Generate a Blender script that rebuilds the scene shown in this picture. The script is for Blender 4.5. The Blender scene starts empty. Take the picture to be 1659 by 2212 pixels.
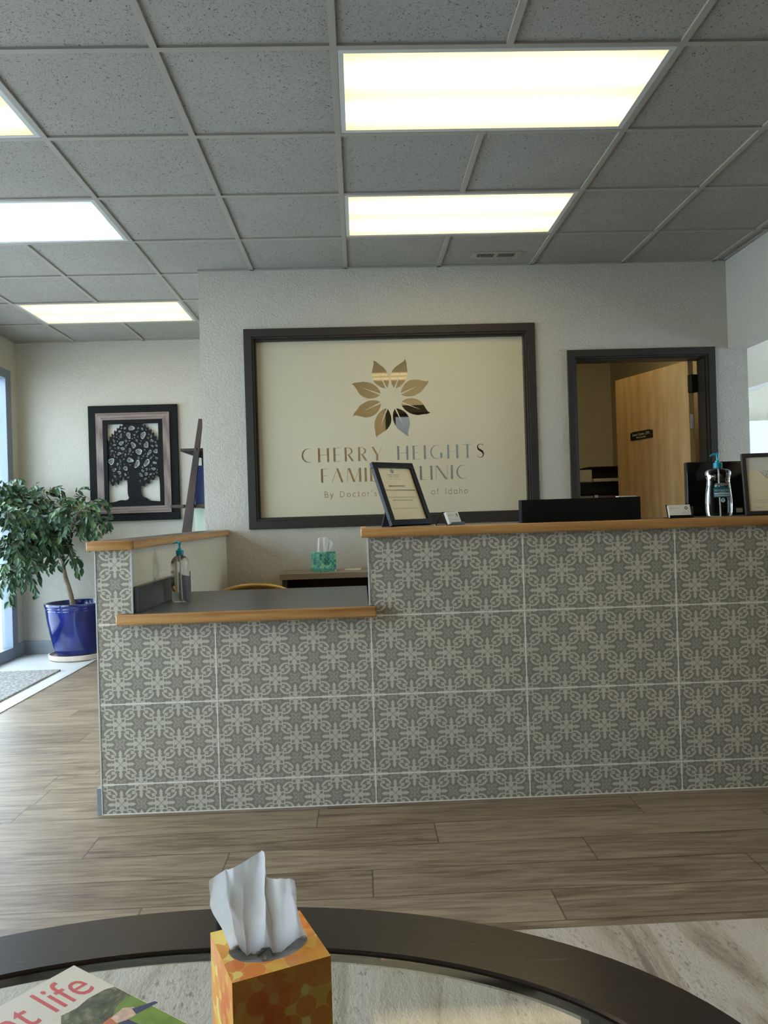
import bpy, bmesh, math, random
from mathutils import Vector, Matrix
random.seed(7)
PI=math.pi
SC=bpy.context.scene
COL=SC.collection
# ------------------------------------------------------------------ camera
F=1670.2; YAW,PIT,ROL=.03187,.00214,-.03066; H=1.145
def basis():
    cy,sy,cp,sp,cr,sr=math.cos(YAW),math.sin(YAW),math.cos(PIT),math.sin(PIT),math.cos(ROL),math.sin(ROL)
    f=Vector((sy*cp,cy*cp,sp)); r=Vector((cy,-sy,0)); u=r.cross(f)
    return r*cr+u*sr, -r*sr+u*cr, f
R_,U_,F_=basis()
def ray(x,y): return R_*((x-829.5)/F)-U_*((y-1106)/F)+F_
def PY(x,y,Y):
    d=ray(x,y); t=Y/d.y; return Vector((d.x*t,Y,d.z*t+H))
def PZ(x,y,z):
    d=ray(x,y); t=(z-H)/d.z; return Vector((d.x*t,d.y*t,z))
cd=bpy.data.cameras.new('camera'); cam=bpy.data.objects.new('camera',cd); COL.objects.link(cam)
m=Matrix((R_,U_,-F_)).transposed().to_4x4(); m.translation=Vector((0,0,H)); cam.matrix_world=m
cd.sensor_fit='HORIZONTAL'; cd.sensor_width=36; cd.lens=36*F/1659; cd.clip_start=.02
SC.camera=cam
SC.view_settings.view_transform='Standard'; SC.view_settings.look='None'
SC.view_settings.gamma=1; SC.view_settings.use_curve_mapping=False
SC.view_settings.exposure=0.0
# ------------------------------------------------------------------ materials
def s2l(c):
    f=lambda v:(v/12.92 if v<=.04045 else ((v+.055)/1.055)**2.4)
    return tuple(f(v/255) for v in c)+(1,)
class NT:
    def __init__(s,name):
        s.m=bpy.data.materials.new(name); s.m.use_nodes=True; s.t=s.m.node_tree; s.n=s.t.nodes
        s.b=s.n['Principled BSDF']; s.out=s.n['Material Output']
    def N(s,ty,**k):
        n=s.n.new(ty)
        for a,v in k.items():
            if a.startswith('i_'):
                key=a[2:]; key=int(key) if key.isdigit() else key.replace('_',' ')
                s.set(n,key,v)
            else: setattr(n,a,v)
        return n
    def set(s,n,key,v):
        if isinstance(v,bpy.types.NodeSocket): s.t.links.new(v,n.inputs[key])
        else: n.inputs[key].default_value=v
    def co(s,kind='Object',scale=(1,1,1),rot=(0,0,0),loc=(0,0,0)):
        c=s.N('ShaderNodeTexCoord'); mp=s.N('ShaderNodeMapping'); s.t.links.new(c.outputs[kind],mp.inputs[0])
        mp.inputs[3].default_value=scale; mp.inputs[2].default_value=rot; mp.inputs[1].default_value=loc
        return mp.outputs[0]
    def noise(s,vec,scale=5,detail=4,rough=.5,dist=0):
        n=s.N('ShaderNodeTexNoise',i_Vector=vec,i_Scale=scale,i_Detail=detail,i_Roughness=rough,i_Distortion=dist); return n.outputs[0]
    def ramp(s,fac,*stops,interp='LINEAR'):
        n=s.N('ShaderNodeValToRGB'); s.t.links.new(fac,n.inputs[0]); e=n.color_ramp.elements; n.color_ramp.interpolation=interp
        while len(e)<len(stops): e.new(.5)
        for i,(p,c) in enumerate(stops):
            e[i].position=p; e[i].color=c if len(c)==4 else tuple(c)+(1,)
        return n.outputs[0]
    def mix(s,fac,a,b,mode='MIX'):
        n=s.N('ShaderNodeMix',data_type='RGBA',blend_type=mode)
        s.set(n,0,fac); s.set(n,6,a); s.set(n,7,b); return n.outputs[2]
    def math(s,op,a,b=0.0,c=None):
        n=s.N('ShaderNodeMath',operation=op); s.set(n,0,a); s.set(n,1,b)
        if c is not None: s.set(n,2,c)
        return n.outputs[0]
    def bump(s,h,strength=.3,dist=.002):
        n=s.N('ShaderNodeBump',i_Height=h,i_Strength=strength,i_Distance=dist); s.t.links.new(n.outputs[0],s.b.inputs['Normal'])
    def P(s,**k):
        for a,v in k.items(): s.set(s.b,a.replace('_',' '),v)
        return s.m
def P(name,c,rough=.5,var=.06,scale=8,bump=0,bs=200,**k):
    """plain colour with procedural mottling, optional fine bump"""
    t=NT(name); v=t.co(); n=t.noise(v,scale,3)
    c=s2l(c); lo=tuple(x*(1-var) for x in c[:3])+(1,); hi=tuple(min(1,x*(1+var)) for x in c[:3])+(1,)
    t.P(Base_Color=t.ramp(n,(.3,lo),(.7,hi)),Roughness=rough,**k)
    if bump: t.bump(t.noise(v,bs,3,.6),bump,.002)
    return t.m
def WOOD(name,c1,c2,axis=0,rough=.4,fine=1.0,cont=.5,**k):
    t=NT(name); sc=[14,14,14]; sc[axis]=1.0
    v=t.co(scale=tuple(x*fine for x in sc))
    n=t.noise(v,3.0,6,.6,.6); sc2=[160,160,160]; sc2[axis]=5
    v2=t.co(scale=tuple(sc2)); n2=t.noise(v2,1.0,3,.6)
    w=t.N('ShaderNodeTexWave',wave_type='BANDS',bands_direction='Z',i_Vector=t.co(scale=tuple(x*.22*fine for x in sc)),i_Scale=2.5,i_Distortion=7,i_Detail=2,i_Detail_Scale=.7).outputs[1]
    f=t.math('ADD',t.math('MULTIPLY',n,.5),t.math('MULTIPLY',w,.35*cont)); f=t.math('ADD',f,t.math('MULTIPLY',n2,.3))
    col=t.ramp(f,(.33,s2l(c2)),(.72,s2l(c1)))
    t.P(Base_Color=col,Roughness=rough,**k); t.bump(n2,.15,.001)
    return t.m
M={}
M['wall']=P('wall_paint',(226,220,208),.75,.015,1.5)
def wallmat(name,c,bs=75,st=.5):
    t=NT(name); v=t.co(); n=t.noise(v,1.5,3); c=s2l(c)
    t.P(Base_Color=t.ramp(n,(.3,tuple(x*.98 for x in c[:3])),(.7,c)),Roughness=.62)
    h=t.ramp(t.noise(v,bs,3,.55,.6),(.42,(0,0,0)),(.62,(1,1,1))); t.bump(h,st,.004); return t.m
M['wall']=wallmat('textured_wall_paint',(196,190,176))
M['wall_tan']=wallmat('tan_office_wall',(206,197,172))
M['wall_cream']=wallmat('cream_wall_paint',(220,212,190),90,.6)
M['white']=P('white_paint',(225,225,222),.4,.01)
M['trim_white']=P('white_metal_trim',(200,200,196),.35,.02)
M['tee']=P('grid_tee_enamel',(160,153,142),.45,.02)
M['bronze']=P('dark_bronze_paint',(46,41,35),.5,.08,6)
M['grey_frame']=P('grey_blue_aluminium',(128,138,152),.4,.03,5,Metallic=.3)
M['baseboard']=P('grey_vinyl_baseboard',(140,146,150),.5,.04)
M['black']=P('black_plastic',(20,20,20),.5,.1,Specular_IOR_Level=.3)
M['black_matte']=P('matte_black',(16,16,16),.75,.1,Specular_IOR_Level=.25)
M['black_gloss']=P('glossy_black',(9,9,11),.08,.1)
M['oak']=WOOD('honey_oak_edging',(218,168,104),(158,108,58),0,.32)
M['oak_y']=WOOD('honey_oak_edging_deep',(220,172,110),(166,116,66),1,.32)
M['laminate']=P('charcoal_laminate',(70,72,76),.32,.06,300)
M['taupe']=WOOD('taupe_laminate',(164,148,126),(134,119,100),0,.4,1,.2)
M['taupe_dark']=P('dark_taupe_panel',(58,50,44),.5,.06)
M['paper']=P('white_paper',(236,232,220),.7,.01)
M['cream_paper']=P('cream_paper',(240,228,190),.7,.02)
M['ink']=P('dark_ink',(60,60,62),.6,.02)
M['navy']=P('navy_ink',(40,58,96),.6,.02)
M['grey_ink']=P('grey_ink',(140,138,130),.6,.02)
M['cardboard']=P('brown_board',(52,42,32),.7,.08)
M['teal_plastic']=P('teal_plastic',(20,150,172),.3,.04)
M['silver']=P('brushed_silver',(150,160,156),.3,.05,Metallic=1)
def acoustic():
    t=NT('acoustic_ceiling_tile'); v=t.co()
    n=t.noise(v,2,2); base=t.ramp(n,(.3,s2l((156,151,142))),(.7,s2l((164,159,150))))
    v2=t.co(scale=(1,1,1),rot=(0,0,.6))
    d1=t.noise(v2,115,2,.4,1.6); f1=t.ramp(d1,(.30,(1,1,1)),(.37,(0,0,0)))
    d2=t.noise(v,260,1,.5,.4); f2=t.ramp(d2,(.27,(1,1,1)),(.33,(0,0,0)))
    f=t.math('MAXIMUM',f1,f2)
    t.P(Base_Color=t.mix(f,base,s2l((76,71,64))),Roughness=.9)
    t.bump(t.math('SUBTRACT',1.0,f),.6,.003); return t.m
M['acoustic']=acoustic()
def planks():
    t=NT('grey_brown_plank_floor'); c=t.N('ShaderNodeTexCoord').outputs['Object']
    sp=t.N('ShaderNodeSeparateXYZ',i_Vector=c); RH,BW=.178,1.22
    yy=t.math('DIVIDE',sp.outputs[1],RH); row=t.math('FLOOR',yy); fy_=t.math('FRACT',yy)
    wr=t.N('ShaderNodeTexWhiteNoise',noise_dimensions='1D',i_W=row).outputs[0]
    xx=t.math('ADD',t.math('DIVIDE',sp.outputs[0],BW),t.math('MULTIPLY',wr,5.0)); ci=t.math('FLOOR',xx); fx_=t.math('FRACT',xx)
    pr=t.N('ShaderNodeTexWhiteNoise',noise_dimensions='2D',i_Vector=t.N('ShaderNodeCombineXYZ',i_X=row,i_Y=ci).outputs[0]).outputs[0]
    ey_=t.math('MULTIPLY',t.math('MINIMUM',fy_,t.math('SUBTRACT',1.0,fy_)),RH); ex_=t.math('MULTIPLY',t.math('MINIMUM',fx_,t.math('SUBTRACT',1.0,fx_)),BW)
    seamf=t.ramp(t.math('MINIMUM',ey_,ex_),(.0,(1,1,1)),(.0022,(0,0,0)))
    off=t.N('ShaderNodeCombineXYZ',i_X=t.math('MULTIPLY',pr,37.0),i_Y=t.math('MULTIPLY',pr,11.0))
    vv=t.N('ShaderNodeVectorMath',operation='ADD',i_0=c,i_1=off.outputs[0]).outputs[0]
    def sc(x,y): 
        m_=t.N('ShaderNodeVectorMath',operation='MULTIPLY',i_0=vv,i_1=(x,y,1)); return m_.outputs[0]
    g1=t.noise(sc(1.3,9),2.2,6,.62,.8)
    g2=t.noise(sc(7,120),1.0,4,.65,.3)
    kn=t.N('ShaderNodeTexVoronoi',i_Vector=sc(1.7,6.5),i_Scale=1.0).outputs[0]
    knot=t.ramp(kn,(.0,(1,1,1)),(.11,(0,0,0)))
    ring=t.N('ShaderNodeTexWave',wave_type='RINGS',rings_direction='SPHERICAL',i_Vector=t.N('ShaderNodeVectorMath',operation='MULTIPLY',i_0=vv,i_1=(.8,4.5,1)).outputs[0],i_Scale=2.2,i_Distortion=9,i_Detail=3,i_Detail_Scale=1.2).outputs[1]
    f=t.math('ADD',t.math('MULTIPLY',g1,.62),t.math('MULTIPLY',g2,.42)); f=t.math('ADD',f,t.math('MULTIPLY',ring,.05))
    f=t.math('ADD',f,t.math('MULTIPLY',t.math('SUBTRACT',pr,.5),.09))
    col=t.ramp(f,(.36,s2l((88,72,57))),(.5,s2l((124,106,86))),(.66,s2l((152,134,111))))
    col=t.mix(t.math('MULTIPLY',knot,.65),col,s2l((74,58,46)))
    seam=t.math('MULTIPLY',seamf,.8)
    col=t.mix(seam,col,s2l((58,48,40)))
    t.P(Base_Color=col,Roughness=t.ramp(g2,(.3,(.36,)*3),(.7,(.5,)*3)),Specular_IOR_Level=.4)
    t.bump(t.math('SUBTRACT',g2,t.math('MULTIPLY',seamf,.6)),.18,.002); return t.m
M['planks']=planks()
def entry_tile():
    t=NT('pale_entry_tile'); c=t.N('ShaderNodeTexCoord').outputs['Object']
    br=t.N('ShaderNodeTexBrick',offset=0,i_Vector=c,i_Scale=1.0,i_Mortar_Size=.002,i_Brick_Width=.61,i_Row_Height=.61,i_Color1=s2l((206,206,200)),i_Color2=s2l((212,212,206)),i_Mortar=s2l((176,176,170)))
    t.P(Base_Color=t.mix(.1,br.outputs[0],t.ramp(t.noise(c,2.5,5),(.3,(.5,.5,.48)),(.7,(.75,.75,.72)))),Roughness=.35); return t.m
M['entry']=entry_tile()
def rugmat():
    t=NT('streaked_area_rug'); c=t.N('ShaderNodeTexCoord').outputs['Object']
    v=t.co(rot=(0,0,.12),scale=(5,.8,1)); a=t.noise(v,1.3,6,.62,.9); b=t.noise(t.co(scale=(90,40,1)),1,3,.7); 
    col=t.ramp(a,(.30,s2l((118,106,92))),(.42,s2l((168,156,138))),(.56,s2l((190,178,164))),(.8,s2l((174,162,148))))
    dark=t.ramp(b,(.36,(1,1,1)),(.46,(0,0,0)))
    amt=t.ramp(t.noise(v,2.6,4,.6,1.2),(.45,(0,0,0)),(.62,(.75,.75,.75)))
    col=t.mix(t.math('MULTIPLY',dark,amt),col,s2l((108,98,86)))
    t.P(Base_Color=col,Roughness=.92); t.bump(b,.7,.004); return t.m
M['rug']=rugmat()
def matmat():
    t=NT('woven_door_mat'); c=t.co(); w=t.N('ShaderNodeTexVoronoi',i_Vector=c,i_Scale=38).outputs[0]
    t.P(Base_Color=t.ramp(w,(.1,s2l((176,172,164))),(.6,s2l((132,128,124)))),Roughness=.95); t.bump(w,.8,.006); return t.m
M['mat']=matmat()
M['tile_dark']=P('tile_dark_grey',(148,142,126),.38,.05,3)
M['tile_light']=P('tile_light_grey',(212,205,186),.38,.05,3)
M['tile_mid']=P('tile_mid_grey',(172,166,150),.38,.07,3)
M['grout']=P('pale_grout',(246,241,228),.8,.04,30)
def door_veneer():
    t=NT('maple_door_veneer'); v=t.co(scale=(3,3,.55)); n=t.noise(v,2.6,6,.6,1.3)
    w=t.N('ShaderNodeTexWave',bands_direction='X',i_Vector=t.co(scale=(1,1,.12)),i_Scale=3,i_Distortion=10,i_Detail=3,i_Detail_Scale=.8).outputs[1]
    f=t.math('ADD',t.math('MULTIPLY',n,.8),t.math('MULTIPLY',w,.16))
    n2=t.noise(t.co(scale=(6,6,.01)),1.2,0); 
    col=t.ramp(f,(.34,s2l((184,150,102))),(.62,s2l((212,182,134)))); col=t.mix(.25,col,t.ramp(n2,(.4,s2l((186,150,100))),(.6,s2l((218,188,140))),interp='CONSTANT'))
    t.P(Base_Color=col,Roughness=.4); return t.m
M['veneer']=door_veneer()
M['dark_wood']=WOOD('dark_walnut_rail',(74,50,36),(34,24,18),2,.5)
M['weathered']=WOOD('weathered_grey_wood',(158,142,132),(96,80,74),2,.6,1.6)
M['weathered_x']=WOOD('weathered_grey_wood_across',(158,142,132),(96,80,74),0,.6,1.6)
M['table_wood']=None
def table_wood():
    t=NT('espresso_table_wood'); g=t.noise(t.co(scale=(9,190,1),rot=(0,0,.1)),1.2,3,.6)
    n=t.noise(t.co(),3,4)
    p=t.ramp(g,(.62,(0,0,0)),(.74,(1,1,1)))
    col=t.mix(n,s2l((44,35,30)),s2l((34,27,24))); col=t.mix(t.math('MULTIPLY',p,.18),col,s2l((120,108,98)))
    t.P(Base_Color=col,Roughness=t.ramp(n,(.3,(.24,)*3),(.7,(.34,)*3)),IOR=1.5); t.bump(g,.15,.0008); return t.m
M['table_wood']=table_wood()
def glass_mat(name,tint=(1,1,1),ior=1.5,rough=0):
    """thin pane: clear with a Fresnel reflection"""
    t=NT(name); t.n.remove(t.b)
    tr=t.N('ShaderNodeBsdfTransparent',i_Color=tuple(tint)+(1,)); gl=t.N('ShaderNodeBsdfGlossy',i_Roughness=rough)
    f0=((ior-1)/(ior+1))**2; lw=t.N('ShaderNodeLayerWeight',i_Blend=.5); fr5=t.math('POWER',lw.outputs['Facing'],5.0); frv=t.math('ADD',f0,t.math('MULTIPLY',fr5,(1-f0)*.8)); mx=t.N('ShaderNodeMixShader'); n=t.noise(t.co(),2,1)
    t.set(mx,0,t.math('MULTIPLY',frv,t.math('ADD',.98,t.math('MULTIPLY',n,.04))))
    t.t.links.new(tr.outputs[0],mx.inputs[1]); t.t.links.new(gl.outputs[0],mx.inputs[2]); t.t.links.new(mx.outputs[0],t.out.inputs[0]); return t.m
M['pane']=glass_mat('clear_window_glass',(.97,.985,.98),1.5)
M['pane_reflective']=glass_mat('reflective_clear_glass',(.97,.97,.95),1.75)
M['table_glass']=glass_mat('table_glass',(.86,.90,.88),1.62)
def film_mat():
    t=NT('frosted_window_film'); t.n.remove(t.b); n=t.noise(t.co(),1.5,2)
    c=t.ramp(n,(.3,s2l((232,224,194))),(.7,s2l((236,228,198))))
    d=t.N('ShaderNodeBsdfDiffuse',i_Color=c); tl=t.N('ShaderNodeBsdfTranslucent',i_Color=c); g=t.N('ShaderNodeBsdfGlossy',i_Roughness=.45,i_Color=(1,1,1,1))
    a=t.N('ShaderNodeMixShader'); t.set(a,0,.30); b=t.N('ShaderNodeMixShader'); t.set(b,0,.05)
    L=t.t.links.new; L(d.outputs[0],a.inputs[1]); L(tl.outputs[0],a.inputs[2]); L(a.outputs[0],b.inputs[1]); L(g.outputs[0],b.inputs[2]); L(b.outputs[0],t.out.inputs[0]); return t.m
M['film']=film_mat()
def bottle_mat():
    t=NT('clear_bottle_gel'); n=t.noise(t.co(),30,2)
    t.P(Base_Color=(.93,.97,.97,1),Roughness=0.0,IOR=1.36,Transmission_Weight=1.0); t.bump(n,.04,.002); return t.m
M['bottle']=bottle_mat()
def tissue_mat():
    t=NT('white_tissue'); t.n.remove(t.b); n=t.noise(t.co(),60,4,.6)
    c=t.ramp(n,(.3,(.88,.88,.87)),(.7,(.94,.94,.93)))
    d=t.N('ShaderNodeBsdfDiffuse',i_Color=c); tl=t.N('ShaderNodeBsdfTranslucent',i_Color=c); a=t.N('ShaderNodeMixShader'); t.set(a,0,.35)
    L=t.t.links.new; L(d.outputs[0],a.inputs[1]); L(tl.outputs[0],a.inputs[2]); L(a.outputs[0],t.out.inputs[0])
    return t.m
M['tissue']=tissue_mat()
M['plastic_film']=P('crinkled_plastic_film',(120,122,122),.12,.15,40,.8,35,Specular_IOR_Level=.9)
def circles(name,base,cols,pitch,seed=0.0):
    """printed carton: overlapping discs on two offset lattices"""
    t=NT(name); uv=t.co('UV',scale=(1/pitch,1/pitch,1),loc=(seed,seed*.7,0))
    col=s2l(base)
    for k,(ox,oy,r) in enumerate(((0,0,.56),(.5,.5,.56),(.5,0,.33),(0,.5,.36))):
        v=t.N('ShaderNodeVectorMath',operation='ADD',i_0=uv,i_1=(ox,oy,0)).outputs[0]
        fl=t.N('ShaderNodeVectorMath',operation='FLOOR',i_0=v).outputs[0]
        fr=t.N('ShaderNodeVectorMath',operation='FRACTION',i_0=v).outputs[0]
        ce=t.N('ShaderNodeVectorMath',operation='SUBTRACT',i_0=fr,i_1=(.5,.5,0)).outputs[0]
        ml=t.N('ShaderNodeVectorMath',operation='MULTIPLY',i_0=ce,i_1=(1,1,0)).outputs[0]
        ln=t.N('ShaderNodeVectorMath',operation='LENGTH',i_0=ml).outputs['Value']
        wn=t.N('ShaderNodeTexWhiteNoise',noise_dimensions='2D',i_Vector=t.N('ShaderNodeVectorMath',operation='ADD',i_0=fl,i_1=(k*7.3,k*3.1,0)).outputs[0])
        inside=t.math('LESS_THAN',ln,r)
        on=t.math('GREATER_THAN',wn.outputs[0],.35)
        cc=t.ramp(wn.outputs[0],*[(.35+.65*i/len(cols),s2l(c)) for i,c in enumerate(cols)],interp='CONSTANT')
        fac=t.math('MULTIPLY',t.math('MULTIPLY',inside,on),.62)
        col=t.mix(fac,col,cc)
    t.P(Base_Color=col,Roughness=.35); return t.m
M['orange_carton']=circles('orange_circle_carton',(255,226,122),[(238,120,30),(250,180,50),(245,150,60),(232,96,24)],.036,.3)
M['teal_carton']=circles('teal_circle_carton',(150,210,170),[(10,110,110),(30,150,140),(110,190,140),(0,84,92)],.027,.2)
def glaze():
    t=NT('cobalt_glaze'); v=t.co(); n=t.noise(v,5,4,.6,.5); z=t.N('ShaderNodeSeparateXYZ',i_Vector=v).outputs[2]
    drip=t.ramp(t.math('ADD',z,t.math('MULTIPLY',n,.05)),(.055,(1,1,1)),(.075,(0,0,0)))
    col=t.ramp(n,(.3,s2l((10,20,72))),(.7,s2l((22,40,118))))
    col=t.mix(t.math('MULTIPLY',drip,.7),col,s2l((16,18,52)))
    t.P(Base_Color=col,Roughness=.09,Coat_Weight=.6); return t.m
M['glaze']=glaze()
M['soil']=P('potting_soil',(38,28,20),.95,.3,60,.8,80)
M['bark']=P('pale_ficus_bark',(150,128,104),.8,.2,25,.6,90)
def leafmat():
    t=NT('ficus_leaf'); n=t.noise(t.co(),9,3)
    t.P(Base_Color=t.ramp(n,(.3,s2l((44,70,48))),(.55,s2l((64,94,62))),(.8,s2l((112,140,84)))),Roughness=.38,Subsurface_Weight=0.0); return t.m
M['leaf']=leafmat()
M['terracotta_cream']=P('washed_terracotta',(206,188,172),.8,.12,12,.3,60)
def emis(name,col,st,kind='tubes'):
    t=NT(name); t.n.remove(t.b); c=t.co(scale=(1,1,1)); s=t.N('ShaderNodeSeparateXYZ',i_Vector=c); y=s.outputs[1]; x=s.outputs[0]
    # two tubes behind a prismatic acrylic lens
    def g(o,w):
        d=t.math('DIVIDE',t.math('SUBTRACT',y,o),w); return t.math('POWER',2.718,t.math('MULTIPLY',t.math('MULTIPLY',d,d),-1.0))
    b=t.math('ADD',t.math('MULTIPLY',g(.13,.085),.72),t.math('MULTIPLY',g(-.13,.085),.72)); b=t.math('ADD',b,.40)
    ex=t.math('POWER',t.math('ABSOLUTE',t.math('DIVIDE',x,.60)),6.0); b=t.math('MULTIPLY',b,t.math('SUBTRACT',1.0,t.math('MULTIPLY',ex,.28)))
    vo=t.N('ShaderNodeTexVoronoi',i_Vector=c,i_Scale=105).outputs[0]
    b=t.math('MULTIPLY',b,t.ramp(vo,(.2,(1.03,)*3),(.8,(.93,)*3)))
    e=t.N('ShaderNodeEmission',i_Color=tuple(col)+(1,)); t.set(e,1,t.math('MULTIPLY',b,st)); t.t.links.new(e.outputs[0],t.out.inputs[0]); return t.m
EW=2.35
M['lens_warm']=emis('warm_lit_acrylic_lens',(1,.80,.42),EW)
M['lens_cool']=emis('cool_lit_acrylic_lens',(.80,.92,1.0),EW*.7)
# ------------------------------------------------------------------ mesh helpers
class MB:
    def __init__(s): s.v=[];s.f=[];s.mi=[]
    def add(s,vs,fs,mi=0):
        o=len(s.v); s.v+= [tuple(v) for v in vs]; s.f+=[tuple(i+o for i in f) for f in fs]; s.mi+=[mi]*len(fs); return s
    def bm(s,bm,mi=0,mat=None):
        bm.verts.index_update(); vs=[(mat@v.co if mat else v.co.copy()) for v in bm.verts]
        s.add(vs,[[v.index for v in f.verts] for f in bm.faces],mi); bm.free(); return s
    def box(s,x0,x1,y0,y1,z0,z1,bev=0,mi=0,mat=None,seg=2):
        bm=bmesh.new(); bmesh.ops.create_cube(bm,size=1)
        for v in bm.verts: v.co=Vector(((x0+x1)/2+v.co.x*(x1-x0),(y0+y1)/2+v.co.y*(y1-y0),(z0+z1)/2+v.co.z*(z1-z0)))
        if bev: bmesh.ops.bevel(bm,geom=bm.edges[:],offset=bev,segments=seg,affect='EDGES',profile=.5)
        return s.bm(bm,mi,mat)
    def prism(s,pts,z0,z1,mi=0,mat=None,bev=0):
        """2D outline (x,y) extruded in z"""
        bm=bmesh.new(); n=len(pts); a=[bm.verts.new((p[0],p[1],z0)) for p in pts]; b=[bm.verts.new((p[0],p[1],z1)) for p in pts]
        bm.faces.new(a[::-1]); bm.faces.new(b)
        for i in range(n): bm.faces.new((a[i],a[(i+1)%n],b[(i+1)%n],b[i]))
        bmesh.ops.recalc_face_normals(bm,faces=bm.faces[:])
        if bev: bmesh.ops.bevel(bm,geom=[e for e in bm.edges if len(e.link_faces)==2 and e.calc_face_angle()>.5],offset=bev,segments=2,affect='EDGES')
        return s.bm(bm,mi,mat)
    def lathe(s,prof,n=40,mi=0,sx=1,sy=1,mat=None,cap=True,p=2.0):
        vs=[];fs=[]
        for r,z in prof:
            for i in range(n):
                a=2*PI*i/n; c,d=math.cos(a),math.sin(a)
                if p!=2.0: k=(abs(c)**p+abs(d)**p)**(-1/p); c,d=c*k,d*k
                vs.append(Vector((r*sx*c,r*sy*d,z)))
        for j in range(len(prof)-1):
            for i in range(n): fs.append((j*n+i,j*n+(i+1)%n,(j+1)*n+(i+1)%n,(j+1)*n+i))
        if cap: fs.append(tuple(range(n))[::-1]); fs.append(tuple((len(prof)-1)*n+i for i in range(n)))
        if mat: vs=[mat@v for v in vs]
        return s.add(vs,fs,mi)
    def tube(s,path,rad,n=10,mi=0,cap=True):
        path=[Vector(p) for p in path]; vs=[];fs=[]; up=Vector((0,0,1)); prev=None
        for i,p in enumerate(path):
            d=(path[min(i+1,len(path)-1)]-path[max(i-1,0)]).normalized()
            if prev is None: x=d.orthogonal().normalized()
            else: x=(prev-d*prev.dot(d)).normalized()
            prev=x; y=d.cross(x); r=rad[i] if isinstance(rad,(list,tuple)) else rad
            for k in range(n):
                a=2*PI*k/n; vs.append(p+x*(r*math.cos(a))+y*(r*math.sin(a)))
        for j in range(len(path)-1):
            for i in range(n): fs.append((j*n+i,j*n+(i+1)%n,(j+1)*n+(i+1)%n,(j+1)*n+i))
        if cap: fs.append(tuple(range(n))[::-1]); fs.append(tuple((len(path)-1)*n+i for i in range(n)))
        return s.add(vs,fs,mi)
    def obj(s,name,mats,parent=None,smooth=False,loc=None,uv=False):
        me=bpy.data.meshes.new(name); me.from_pydata(s.v,[],s.f)
        for m_ in (mats if isinstance(mats,(list,tuple)) else [mats]): me.materials.append(m_)
        me.polygons.foreach_set('material_index',s.mi)
        if smooth:
            me.polygons.foreach_set('use_smooth',[True]*len(me.polygons)); me.set_sharp_from_angle(angle=math.radians(38))
        if uv:
            l=me.uv_layers.new(name='UVMap')
            for p in me.polygons:
                n=p.normal
                for li in p.loop_indices:
                    c=me.vertices[me.loops[li].vertex_index].co
                    if abs(n.z)>.7: l.data[li].uv=(c.x,c.y)
                    elif abs(n.x)>abs(n.y): l.data[li].uv=(c.y,c.z)
                    else: l.data[li].uv=(c.x,c.z)
        me.update()
        o=bpy.data.objects.new(name,me); COL.objects.link(o)
        if parent: o.parent=parent
        if loc: o.location=loc
        return o
def tag(o,label,cat,group=None):
    o['label']=label; o['category']=cat
    if group: o['group']=group
    return o
def thing(name,label,cat,loc=(0,0,0),rz=0,group=None):
    o=bpy.data.objects.new(name,None); COL.objects.link(o); o.empty_display_size=.05
    o.location=loc; o.rotation_euler=(0,0,rz); return tag(o,label,cat,group)
def struct(o): o['kind']='structure'; return o
def sempty(name,loc=(0,0,0)):
    o=bpy.data.objects.new(name,None); COL.objects.link(o); o.location=loc; return struct(o)
def dup(root,loc,rz=None,label=None):
    r=root.copy(); COL.objects.link(r); r.location=loc
    if rz is not None: r.rotation_euler=(0,0,rz)
    if label: r['label']=label
    for ch in list(root.children):
        c=ch.copy(); COL.objects.link(c); c.parent=r
        for g in ch.children:
            d=g.copy(); COL.objects.link(d); d.parent=c
    return r
_dg=None
def eval_mesh(o):
    dg=bpy.context.evaluated_depsgraph_get(); dg.update(); return bpy.data.meshes.new_from_object(o.evaluated_get(dg))
def text_polys(txt,size,ext=0.0,align='CENTER',bold=0.0,shear=0.0,spacing=1.0):
    """text as (verts,faces) in the xy plane"""
    cu=bpy.data.curves.new('t','FONT'); cu.body=txt; cu.size=size; cu.align_x=align; cu.extrude=ext; cu.offset=bold; cu.shear=shear; cu.resolution_u=3; cu.space_character=spacing
    o=bpy.data.objects.new('t',cu); COL.objects.link(o); me=eval_mesh(o)
    vs=[v.co.copy() for v in me.vertices]; fs=[tuple(p.vertices) for p in me.polygons]
    bpy.data.objects.remove(o); bpy.data.curves.remove(cu); bpy.data.meshes.remove(me); return vs,fs
def put_text(mb,txt,size,mat,mi=0,**k):
    vs,fs=text_polys(txt,size,**k); mb.add([mat@v for v in vs],fs,mi); return mb
FRONT=Matrix.Rotation(PI/2,4,'X')     # xy plane -> xz plane facing -Y
# ------------------------------------------------------------------ petals of the flower emblem
def petal(r0,r1,w,slit=True,n=10):
    """one leaf along +x with a vein slit"""
    L=r1-r0; up=[];dn=[]
    for i in range(n+1):
        t=i/n; h=w*math.sin(PI*min(1,t**.85))**.8*(1-.15*t)
        h=max(h,.0)
        if t>.72: h=w*(.98-.98*((t-.72)/.28)**.75)*.66
        up.append((r0+L*t,h+.10*w*math.sin(t*PI*1.2))); dn.append((r0+L*t,-h+.10*w*math.sin(t*PI*1.2)))
    tip=(r1,0.12*w); up[-1]=tip; dn=dn[:-1]
    base_up=(r0,.09*w); base_dn=(r0,-.09*w)
    if slit: pts=[(r0+L*.66,.05*w)]+[base_up]+up[1:]+dn[1:][::-1]+[base_dn]
    else: pts=[(r0,0)]+up[1:]+dn[1:][::-1]
    return pts
def rot2(p,a,cx=0,cy=0,s=1): return (cx+s*(p[0]*math.cos(a)-p[1]*math.sin(a)),cy+s*(p[0]*math.sin(a)+p[1]*math.cos(a)))
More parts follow.
